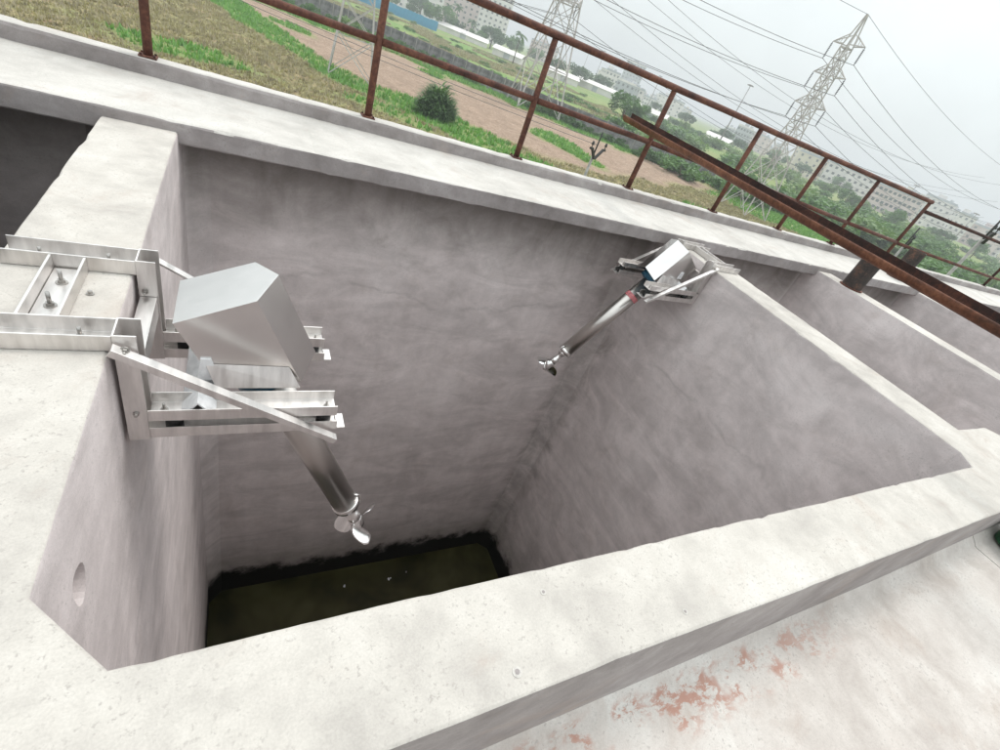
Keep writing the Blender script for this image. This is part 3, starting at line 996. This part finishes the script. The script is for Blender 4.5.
def trunk_mesh(name, h, r0, seed, limbs=5):
    g = random.Random(seed)
    mb = MB()
    mb.tube([(0, 0, -.3), (.1 * g.uniform(-1, 1), .1 * g.uniform(-1, 1), h * .5), (.3 * g.uniform(-1, 1), .3 * g.uniform(-1, 1), h)], [r0, r0 * .75, r0 * .4], 7)
    for k in range(limbs):
        a = 6.283 * k / limbs + g.random()
        z = h * g.uniform(.45, .9)
        l_ = h * g.uniform(.35, .6)
        mb.tube([(0, 0, z), (math.cos(a) * l_ * .5, math.sin(a) * l_ * .5, z + l_ * .45), (math.cos(a) * l_, math.sin(a) * l_, z + l_ * .7)], [r0 * .45, r0 * .3, r0 * .12], 5)
    return mb.mesh(name, 'bark')
CROWNS = []
for k, (mt, rx, rz, z0) in enumerate((('leaf1', 2.6, 3.4, 2.6), ('leaf2', 3.0, 3.0, 2.4), ('leaf1', 3.3, 2.6, 2.3), ('leaf2', 2.3, 4.0, 2.6), ('leaf3', 2.8, 2.8, 2.2))):
    CROWNS.append((leaf_mesh('crown', 1700, make_lumps(50 + k, 17, rx, rz, z0, 1.05), 1., .3, mt, 80 + k), trunk_mesh('trunk', 3.6, .2, 30 + k)))
def tree(x, y, h, k, label, group, name='tree', z=None, sx=1.):
    """h = total height (template about 7 m)"""
    s_ = h / 6.6
    o = thing(name, label, 'tree', (x, y, GZ if z is None else z), random.random() * 6.28, group)
    o.scale = (s_ * sx, s_ * sx, s_)
    for nm, me in (('crown', CROWNS[k][0]), ('trunk', CROWNS[k][1])):
        link(bpy.data.objects.new(nm, me), o)
    return o
BUSH = [leaf_mesh('foliage', 650, make_lumps(150 + k, 9, 1.2, .9, .3, .55), 1., .17, mt, 190 + k) for k, mt in enumerate(('leaf2', 'leaf1', 'leaf3', 'leaf2'))]
STEM = MB().tube([(0, 0, -.2), (.1, 0, .5), (.25, .1, 1.)], [.05, .035, .015], 5).tube([(0, 0, .1), (-.2, .15, .8)], [.03, .01], 5).mesh('stem', 'bark')
def bush(x, y, h, k, label, group, sx=1.):
    s_ = h / 1.7
    label = label.replace('#', ('small ' if h < 1.5 else 'waist-high ' if h < 2 else 'tall ') + ('mid-green', 'dark green', 'pale green', 'lush green')[k])
    o = thing('bush', label, 'bush', (x, y, GZ), random.random() * 6.28, group)
    o.scale = (s_ * sx, s_ * sx, s_)
    link(bpy.data.objects.new('foliage', BUSH[k]), o)
    link(bpy.data.objects.new('stem', STEM), o)
    return o
def ray(px, py):
    return fwd + rgt * ((px - 500) / FPX) - upv * ((py - 375) / FPX)
def gnd(px, py, z=GZ):
    d = ray(px, py)
    t_ = (z - CAM_H) / d.z
    return (d.x * t_, d.y * t_)
def azd(px, py, dist):
    d = ray(px, py); h = math.hypot(d.x, d.y)
    return d.x / h * dist, d.y / h * dist, CAM_H + d.z / h * dist

# the lone leafy clump on the green strip: long arching leaves
bx_, by_ = gnd(434, 117)
cl = thing('cane_clump', 'dark green clump of long arching leaves on the green strip beyond the railing', 'bush', (bx_, by_, GZ))
def clump_mesh(n, rad, hgt, seed, lean=1.):
    g = random.Random(seed)
    mb = MB()
    for i in range(n):
        a = g.random() * 6.283
        r0 = rad * math.sqrt(g.random()) * .75
        ox, oy = r0 * math.cos(a), r0 * math.sin(a)
        a2 = a + g.uniform(-.9, .9)
        z0 = g.random() ** .8 * .66 * hgt * math.sqrt(max(.02, 1 - (r0 / (rad * .78)) ** 2)) * g.uniform(.75, 1.15)
        ln = g.uniform(.6, 1.2) * hgt * .36
        wd = g.uniform(.06, .13)
        prev = None
        vs, fs = [], []
        for j in range(4):
            f = j / 3
            out = ln * (f * .75) * lean
            zz = z0 + ln * (1.0 * f - .75 * f * f)
            ww = wd * (1 - f * .85)
            cx, cy = ox + math.cos(a2) * out, oy + math.sin(a2) * out
            vs += [(cx - math.sin(a2) * ww, cy + math.cos(a2) * ww, zz), (cx + math.sin(a2) * ww, cy - math.cos(a2) * ww, zz)]
            if j:
                fs.append((2 * j - 2, 2 * j - 1, 2 * j + 1, 2 * j))
        mb.add(vs, fs)
    return mb
cm = clump_mesh(1000, 2.0, 4.3, 3)
for (ox, oy, rr, hh, sd) in ((1.3, .4, 1.3, 2.9, 5), (-1.2, -.5, 1.2, 2.6, 6), (.2, -1.2, 1.2, 2.2, 7)):
    c2 = clump_mesh(380, rr, hh, sd)
    cm.add([(x + ox, y + oy, z) for x, y, z in c2.v], c2.f)
cm.build('leaves', 'leaf2', cl, fix=False)
MB().tube([(0, 0, -.2), (.1, .1, 1.4)], [.09, .05], 6).tube([(.3, .1, -.2), (.5, .2, 1.2)], [.07, .04], 6).tube([(-.4, -.1, -.2), (-.5, 0, 1.2)], [.07, .04], 6).build('stems', 'bark', cl)

# bushes in front of the boundary wall
def along(pts, d):
    for (a, c) in zip(pts[:-1], pts[1:]):
        l_ = math.hypot(c[0] - a[0], c[1] - a[1])
        if d <= l_:
            f = d / l_
            return (a[0] + (c[0] - a[0]) * f, a[1] + (c[1] - a[1]) * f, math.atan2(c[1] - a[1], c[0] - a[0]))
        d -= l_
    return None
WL = sum(math.hypot(c[0] - a[0], c[1] - a[1]) for a, c in zip(WALL_PTS[:-1], WALL_PTS[1:]))
d = 1.
while d < WL - 1:
    x, y, a = along(WALL_PTS, d)
    off = random.uniform(.8, 4.5)
    if nz3(d * .07, 3.) > -.25:
        bush(x + math.sin(a) * off, y - math.cos(a) * off, random.uniform(.8, 2.3), random.randrange(4), '# bush at the foot of the weathered boundary wall', 'bushes along the boundary wall', random.uniform(.9, 1.5))
    d += random.uniform(1.1, 2.6)
# boundary wall: posts and precast panels
bw = thing('boundary_wall', 'long weathered grey boundary wall of precast panels crossing the fields', 'wall', (WALL_PTS[0][0], WALL_PTS[0][1], GZ))
PAN = MB()
PAN.box(.1, 2.9, -.05, .05, 0, .93).box(.1, 2.9, -.045, .055, .94, 1.9).box(.1, 2.9, -.05, .05, 1.91, 2.8)
PAN = PAN.mesh('panel', 'soilwall')
PST = MB().box(-.095, .095, -.1, .1, -.3, 3.05).mesh('wall_post', 'post')
d = 0
while d < WL - 3:
    x, y, a = along(WALL_PTS, d)
    x2, y2, _ = along(WALL_PTS, d + 3)
    a = math.atan2(y2 - y, x2 - x)
    for nm, me in (('wall_panel', PAN), ('wall_post', PST)):
        o = bpy.data.objects.new(nm, me)
        link(o, bw)
        o.location = (x - WALL_PTS[0][0], y - WALL_PTS[0][1], random.uniform(-.08, .02))
        o.rotation_euler = (random.uniform(-.02, .02), 0, a)
    d += 3

# scrub and trees on the right of the field
GR_T = 'tall scrub on the right side of the field'
for i in range(85):
    px = random.uniform(640, 1060)
    basey = 150 + (px - 640) * .37
    x, y = gnd(px, basey + random.uniform(-10, 13))
    if math.hypot(x, y) > 210 or math.hypot(x, y) < 42:
        continue
    bush(x, y, random.uniform(1.2, 3.6), random.randrange(4), '# bush in the dense scrub beside the brown field', GR_T, random.uniform(1., 1.6))
for i in range(46):
    a = R(8 + 30 * (i + random.random()) / 46)
    dd = random.uniform(135, 250)
    h = random.uniform(.5, 1.5)
    k = random.choice((0, 2, 3))
    bush(math.sin(a) * dd, math.cos(a) * dd, h, k, '# weed bush dotted about the open meadow behind the boundary wall', 'weeds on the meadow', random.uniform(1.3, 2.6))
# rough scrub spreading over the land between the field and the town
for i in range(150):
    a = R(38 + 46 * (i + random.random()) / 150)
    dd = random.uniform(95, 340)
    h = random.uniform(1.8, 4.6)
    k = random.randrange(4)
    bush(math.sin(a) * dd, math.cos(a) * dd, h, k, '# bush in the rough scrub stretching towards the town', 'scrub stretching to the town', random.uniform(1.2, 2.2))
# hazy tree belts
def belt(n, az0, az1, d0, d1, h0, h1, label, group, ks=(0, 1, 2, 3)):
    for i in range(n):
        a = R(az0 + (az1 - az0) * (i + random.random()) / n)
        dd = random.uniform(d0, d1)
        k, h = random.choice(ks), random.uniform(h0, h1)
        look = ('slender dark', 'round mid-green', 'broad dark', 'tall mid-green', 'pale leafy')[k]
        look = ('shorter ' if h < (h0 + h1) / 2 else 'taller ') + look
        tree(math.sin(a) * dd, math.cos(a) * dd, h, k, label.replace('#', look), group, sx=random.uniform(.9, 1.4))
belt(20, 36, 82, 220, 320, 4, 7.5, '# tree in the belt beyond the scrub', 'tree belt beyond the scrub', (0, 1, 2, 3, 4))
belt(26, 34, 84, 330, 520, 6, 10, '# tree standing faint in front of the far town', 'trees before the far town', (0, 1, 2))
belt(16, 8, 34, 300, 380, 7, 12, '# tree standing in front of the tall apartment blocks', 'trees before the apartment blocks', (0, 2, 1))
for (px, py, h, k, lab) in ((621, 121, 6.4, 1, 'round leafy tree just behind the boundary wall, alone in the gap between two rail posts'),):
    x, y = azd(px, py, 150)[:2]
    tree(x, y, h + 2.2, k, lab, None, 'leafy_tree', sx=1.25)
# coconut palms
def palm(x, y, h, label):
    o = thing('palm_tree', label, 'palm', (x, y, GZ), random.random() * 6.28, 'palms by the pale apartment blocks')
    MB().tube([(0, 0, -.3), (.2, 0, h * .5), (.1, .2, h)], [.28, .2, .16], 8).build('trunk', 'bark', o)
    g = random.Random(int(x * 10))
    cr = None
    for k in range(17):
        a = 6.283 * k / 17 + g.uniform(-.2, .2)
        el = g.uniform(-.2, 1.1)
        ln = g.uniform(3.2, 4.4)
        vs, fs = [], []
        for j in range(7):
            f = j / 6
            r_ = ln * f * math.cos(el * (1 - .3 * f))
            z = h + ln * f * math.sin(el) - 2.4 * f * f
            wd = .75 * math.sin(math.pi * min(1, f * .9 + .08))
            cx, cy = .1 + math.cos(a) * r_, .2 + math.sin(a) * r_
            vs += [(cx - math.sin(a) * wd, cy + math.cos(a) * wd, z - wd * .5), (cx, cy, z), (cx + math.sin(a) * wd, cy - math.cos(a) * wd, z - wd * .5)]
            if j:
                q = 3 * j
                fs += [(q - 3, q - 2, q + 1, q), (q - 2, q - 1, q + 2, q + 1)]
        MB().add(vs, fs).build('frond', 'leaf1', o, fix=False)
for (px, py, dd, h) in ((455, 22, 330, 12), (513, 62, 250, 11), (470, 32, 340, 8.5), (447, 16, 350, 11)):
    x, y, z = azd(px, py, dd)
    palm(x, y, h, 'coconut palm with drooping fronds near the pale apartment blocks')

# ------------------------------------------------------------------ transmission towers
def lattice_tower(loc, rz, H, base_w, waist_h, waist_w, top_w, arms, label, matname='galv', leg=.16, group='lattice towers'):
    t_ = thing('lattice_tower', label, 'tower', loc, rz, group)
    def hwid(z):
        return .5 * float(np.interp(z, [0, waist_h, H * .86, H], [base_w, waist_w, top_w, .12]))
    zs = [0]
    while zs[-1] < H * .86:
        zs.append(zs[-1] + max(1.1, hwid(zs[-1]) * 2 * .85))
    zs[-1] = H * .86
    zs.append(H)
    C4 = ((-1, -1), (1, -1), (1, 1), (-1, 1))
    for sx, sy in C4:
        mb = MB()
        for a, c in zip(zs[:-1], zs[1:]):
            mb.beam((sx * hwid(a), sy * hwid(a), a), (sx * hwid(c), sy * hwid(c), c), leg)
        mb.build('leg', matname, t_)
    br = MB()
    for a, c in zip(zs[:-2], zs[1:-1]):
        for k in range(4):
            (ax, ay), (bx2, by2) = C4[k], C4[(k + 1) % 4]
            wa, wc = hwid(a), hwid(c)
            br.beam((ax * wa, ay * wa, a), (bx2 * wc, by2 * wc, c), leg * .55)
            br.beam((bx2 * wa, by2 * wa, a), (ax * wc, ay * wc, c), leg * .55)
            if a > 0:
                br.beam((ax * wa, ay * wa, a), (bx2 * wa, by2 * wa, a), leg * .5)
    br.build('bracing', matname, t_)
    tips = []
    for z, ln in arms:
        for s_ in (-1, 1):
            hw_ = hwid(z)
            tip = Vector((s_ * ln, 0, z + .1))
            mb = MB()
            for sy in (-1, 1):
                mb.beam((s_ * hw_, sy * hw_, z), tip, leg * .8)
                mb.beam((s_ * hwid(z + 1.1), sy * hwid(z + 1.1), z + 1.1), tip, leg * .7)
                for f in (.33, .66):
                    lo = Vector((s_ * hw_, sy * hw_, z)).lerp(tip, f)
                    hi = Vector((s_ * hwid(z + 1.1), sy * hwid(z + 1.1), z + 1.1)).lerp(tip, f)
                    mb.beam(lo, hi, leg * .4)
            mb.build('cross_arm', matname, t_)
            il = 1.9
            ins = MB()
            for q in range(9):
                z1 = tip.z - .25 - q * .17
                ins.tube([(tip.x, 0, z1), (tip.x, 0, z1 - .05)], .13, 8, smooth=False)
            ins.tube([(tip.x, 0, tip.z), (tip.x, 0, tip.z - il)], .045, 6)
            ins.build('insulator', 'wire', t_)
            tips.append(Vector((tip.x, 0, tip.z - il)))
    rot = Matrix.Rotation(rz, 4, 'Z')
    return [rot @ p + Vector(loc) for p in tips], rot @ Vector((0, 0, H)) + Vector(loc)
G_A = [(14.6, 2.5), (18.2, 2.4), (21.6, 2.3)]
tx, ty = gnd(742, 212)
T2, P2_ = lattice_tower((tx, ty, GZ), R(90), 24.8, 5.0, 12.5, 1.5, 1.0, G_A, 'tall pale lattice power tower rising above the railing against the open sky', leg=.115)
T0, P0_ = lattice_tower((10.3, 61.0, GZ), R(80), 26, 4.4, 13, 1.5, 1.0, G_A, 'lattice power tower with pale thin legs standing in the green grass strip', leg=.15)
T1, P1_ = lattice_tower((47.0, 87.5, GZ), R(80), 34, 8.2, 16, 3.6, 1.6, [(16.2, 5.0), (21.5, 4.6), (26.5, 4.2)], 'wide pale lattice power tower beside the boundary wall and the brown field', leg=.2)
# conductors
def wire(p, q, sag, r_, group, label):
    n = 28
    pts = []
    for i in range(n + 1):
        f = i / n
        c = p.lerp(q, f)
        c.z -= sag * 4 * f * (1 - f)
        pts.append(c)
    o_ = pts[0].copy()
    o = MB().tube([c - o_ for c in pts], r_, 5).build('power_line', 'wire', None, fix=False)
    o.location = o_
    tag(o, label, 'cable', group)
LA = 'dark overhead power line hanging between the lattice towers'
step = Vector((65.7 - 10.3, 49.3 - 61.0, 0))
for i in range(6):
    wire(T0[i], T2[i], 1.3, .03, 'power lines between the two slim towers', 'dark conductor strung from the slim tower in the grass to the tallest tower')
    wire(T2[i], T2[i] + Vector((150, 8, 2)) , 6.5, .03, 'power lines leaving the tallest tower', 'dark conductor sagging away from the tallest tower towards the far town')
    wire(T1[i], T1[i] + Vector((170, -4, -1)), 7., .035, 'power lines leaving the wide tower', 'dark conductor from the wide tower passing behind the tallest tower')
    wire(T1[i], T1[i] + Vector((-130, 60, 6)), 6, .035, 'power lines over the apartments', 'dark conductor from the wide tower passing over the apartment blocks')
wire(P0_, P2_, .9, .025, None, 'topmost thin earth wire joining the peaks of the two slim towers')
wire(P2_, P2_ + Vector((150, 8, 2)), 5, .025, None, 'topmost thin earth wire running from the tallest tower to the far town')

# wooden-topped distribution poles with V cross-arms
POLE_TOPS = []
for (px, py, dd, lab) in ((593, 156, 30, 'slim pole with a black V-shaped cross-arm standing below the walkway, seen under the mid rail'),
                          (904, 246, 42, 'slim pole with a black V-shaped cross-arm standing behind the black pipe stub'),
                          (982, 240, 34, 'cement pole with a curved black cross-arm beside the lower railing')):
    x, y, z = azd(px, py, dd)
    hgt = z - GZ
    po = thing('distribution_pole', lab, 'pole', (x, y, GZ), R(25), 'distribution poles below the tank')
    MB().tube([(0, 0, -.4), (0, 0, hgt + .05)], [.12, .075], 10).build('pole', 'pole', po)
    MB().tube([(0, 0, hgt + .03), (0, 0, hgt + 1.3)], .045, 8).build('top_rod', 'black', po)
    for s_ in (-1, 1):
        ar = MB().beam((s_ * .04, -.12, hgt - .1), (s_ * .6, -.12, hgt + .4), .13, .11).beam((s_ * .58, -.12, hgt + .42), (s_ * .84, -.12, hgt + .42), .13, .11).build('cross_arm', 'black', po)
        MB().tube([(s_ * .76, -.12, hgt + .44), (s_ * .76, -.12, hgt + .6), (s_ * .76, -.12, hgt + .61), (s_ * .76, -.12, hgt + .8)], [.025, .025, .085, .05], 10).build('insulator', 'black', ar)
    POLE_TOPS.append(Vector((x, y, z + .6)))
for dz in (0, .25):
    wire(POLE_TOPS[0] + Vector((0, 0, dz)), Vector((-16, 44, -1.2 + dz)), .5, .014, 'thin service lines below the tank', 'thin pale service line strung from the slim pole past the leafy clump')

# high-mast lights and far masts
for (px, py, dd, tp) in ((737, 110, 260, (752, 86)), (652, 96, 420, (660, 76)), (597, 72, 500, (606, 52)), (584, 66, 600, (590, 50)), (905, 200, 330, (918, 186)), (960, 232, 330, (972, 212))):
    x, y, z0 = azd(px, py, dd)
    z1 = azd(*tp, dd)[2]
    ht = z1 - GZ
    ma = thing('light_mast', 'tall thin lighting mast standing hazy above the far trees', 'mast', (x, y, GZ), 0, 'far lighting masts')
    MB().tube([(0, 0, 0), (0, 0, ht)], [.35, .16], 8).build('mast', 'galvdark', ma)
    mb = MB()
    mb.tube([(0, 0, ht - .1), (0, 0, ht + .25)], .9, 10)
    for k in range(6):
        a = 6.283 * k / 6
        mb.box(math.cos(a) * 1.1 - .25, math.cos(a) * 1.1 + .25, math.sin(a) * 1.1 - .25, math.sin(a) * 1.1 + .25, ht - .25, ht + .1)
    mb.build('lamp_ring', 'galvdark', ma)

# ------------------------------------------------------------------ blue sheet fence and the town
a0, a1 = azd(352, -8, 258), azd(437, 29, 258)
bf = thing('sheet_fence', 'bright blue corrugated sheet fence at the far edge of the meadow', 'fence', (a0[0], a0[1], GZ))
nP = 22
PANB = MB()
pl = math.hypot(a1[0] - a0[0], a1[1] - a0[1]) / nP
pts = []
for i in range(25):
    pts.append((pl * i / 24, .06 * (1 if i % 4 < 2 else -1)))
vs = [(x, y, z) for z in (0, 3.6) for x, y in pts]
PANB.add(vs, [(i, i + 1, 25 + i + 1, 25 + i) for i in range(24)])
PANB = PANB.mesh('sheet', 'bluefence')
ang = math.atan2(a1[1] - a0[1], a1[0] - a0[0])
for i in range(nP):
    o = bpy.data.objects.new('sheet', PANB)
    link(o, bf)
    o.location = ((a1[0] - a0[0]) * i / nP, (a1[1] - a0[1]) * i / nP, random.uniform(-.15, .15))
    o.rotation_euler = (0, 0, ang)
WIN = MB()
WIN.box(-.75, .75, -.06, .02, 0, 1.3)
WIN = WIN.mesh('window', 'glass')
SILL = MB().box(-.95, .95, -.4, .03, 1.36, 1.46).mesh('sunshade', 'white')
def block(x, y, wdt, dep, h, floors, cols, mt, label, group=None, fine=True, rz=None, name='apartment_block'):
    rz = math.atan2(-x, y) if rz is None else rz
    o = thing(name, label, 'building', (x, y, GZ), rz, group)
    wl = MB().box(-wdt / 2, wdt / 2, -dep / 2, dep / 2, -.5, h)
    wl.build('wall', mt, o)
    rf = MB().box(-wdt / 2 - .3, wdt / 2 + .3, -dep / 2 - .3, dep / 2 + .3, h + .003, h + .35)
    rf.box(-wdt / 2, wdt / 2, -dep / 2, -dep / 2 + .25, h + .36, h + 1.2)
    r_o = rf.build('roof', 'grey' if mt != 'grey' else 'white', o)
    MB().box(-wdt * .2, wdt * .05, -1.5, 2, h + .36, h + 3.2).build('stair_head', mt, r_o)
    MB().tube([(wdt * .25, 0, h + .36), (wdt * .25, 0, h + 2.4)], 1.1, 12).build('water_tank', 'grey', r_o)
    fh = h / floors
    big = MB()
    for f in range(floors):
        for side in ((0, -1), (1, 0), (-1, 0)):
            nC = cols if side[0] == 0 else max(2, int(cols * dep / wdt))
            span = wdt if side[0] == 0 else dep
            for c in range(nC):
                u = (c + .5) / nC * span - span / 2
                z = f * fh + fh * .32
                if fine and side[0] == 0:
                    wn = bpy.data.objects.new('window', WIN); link(wn, o)
                    wn.location = (u, -dep / 2, z)
                    sl = bpy.data.objects.new('sunshade', SILL); link(sl, wn)
                else:
                    if side[0] == 0:
                        big.box(u - .7, u + .7, -dep / 2 - .05, -dep / 2 + .02, z, z + 1.3)
                    else:
                        xx = side[0] * wdt / 2
                        big.box(xx - .05, xx + .05, u - .7, u + .7, z, z + 1.3)
    b_o = big.build('windows', 'glass', o)
    b_o['kind'] = 'stuff'
    return o
# tall apartments behind the blue fence
for (px, py, dd, wdt, h, fl, co, mt, lab) in (
        (415, 18, 420, 34, 38, 11, 8, 'white', 'tall white apartment block behind the dark trees at the end of the blue fence'),
        (455, 30, 450, 30, 40, 12, 7, 'pink', 'tall pinkish apartment block with rows of small windows behind the palms'),
        (487, 44, 430, 22, 32, 10, 6, 'white', 'white apartment block that ends the row beside the open sky')):
    x, y, z = azd(px, py, dd)
    block(x, y, wdt, 14, h, fl, co, mt, lab)
for (px, py, dd, wdt, h) in ((462, 40, 300, 26, 2.2), (507, 62, 265, 14, 2.6), (560, 82, 280, 16, 2.6), (593, 95, 320, 24, 3.), (650, 118, 260, 15, 2.8), (715, 146, 290, 13, 3.)):
    x, y, z = azd(px, py, dd)
    sh = thing('shed', {462: 'longest low white shed, next to the end of the blue sheet fence', 507: 'low white shed at the foot of the coconut palm on the meadow edge', 560: 'low white shed seen through the legs of the wide lattice tower', 593: 'long low white shed between the wide lattice tower and the round leafy tree', 650: 'low white shed just behind the round leafy tree', 715: 'small low white shed in the scrub near the tall lighting mast'}[px], 'shed', (x, y, GZ), math.atan2(-x, y) + random.uniform(-.3, .3), 'low sheds along the meadow')
    MB().box(-wdt / 2, wdt / 2, -4, 4, -.3, h).build('wall', 'white', sh)
    MB().extr([(-4.6, h - .1), (0, h + 1.5), (4.6, h - .1), (4.6, h + .02), (0, h + 1.64), (-4.6, h + .02)], (-wdt / 2 - .5, 0, 0), (wdt / 2 + .5, 0, 0), (0, 1, 0), (0, 0, 1)).build('roof', 'white', sh)
    MB().box(-1.5, 1.5, -4.06, -3.98, 0, 2.6).build('door', 'grey', sh)
block(*azd(627, 88, 640)[:2], 22, 20, 30, 9, 6, 'grey', 'lone grey-blue high-rise block standing hazy above the round leafy tree', fine=False)
# far town: each house its own, shared look
tl = ('small pale house in the dense hazy town on the horizon', 'houses of the hazy town')
for i in range(78):
    a = R(random.uniform(33, 84))
    dd = random.uniform(360, 720)
    h = random.choice((6.5, 7, 9.5, 10, 12.5, 13))
    if a > R(52) and random.random() < .4:
        h += 5
    mt = random.choice(('white', 'white', 'pink', 'cream', 'grey'))
    block(math.sin(a) * dd, math.cos(a) * dd, random.uniform(9, 20), random.uniform(8, 12), h, max(2, int(h / 3.1)), random.randrange(3, 6), mt, f'{mt} {int(h / 3.1)}-storey house in the dense hazy town on the horizon', tl[1], fine=False, rz=math.atan2(-math.sin(a), math.cos(a)) + random.uniform(-.5, .5), name='town_house')
for (px, py, dd, wdt, h, mt, lab) in ((852, 182, 380, 34, 13, 'white', 'broad white multi-storey block with a window grid right of the tallest tower'),
                                      (893, 200, 350, 24, 12, 'pink', 'pale pink multi-storey block near the end post of the tall railing'),
                                      (540, 62, 520, 26, 13, 'pink', 'pale pink low block behind the wide lattice tower')):
    x, y, z = azd(px, py, dd)
    block(x, y, wdt, 12, h, 4, 10, mt, lab, fine=True)

# ------------------------------------------------------------------ haze
hz = MB().box(-3400, 3400, -3400, 3400, -9.4, 46)
m = bpy.data.materials.new('haze_air')
m.use_nodes = True
m.node_tree.nodes.clear()
pv = N(m.node_tree, 'ShaderNodeVolumePrincipled')
pv.inputs['Color'].default_value = (.95, .975, 1, 1)
pv.inputs['Density'].default_value = .0010
pv.inputs['Anisotropy'].default_value = .1
om = N(m.node_tree, 'ShaderNodeOutputMaterial')
L(m.node_tree, pv.outputs[0], om.inputs['Volume'])
MAT['haze'] = m
o = hz.build('haze', 'haze')
tag(o, 'pale thin haze filling the air over the fields', 'haze', kind='stuff')
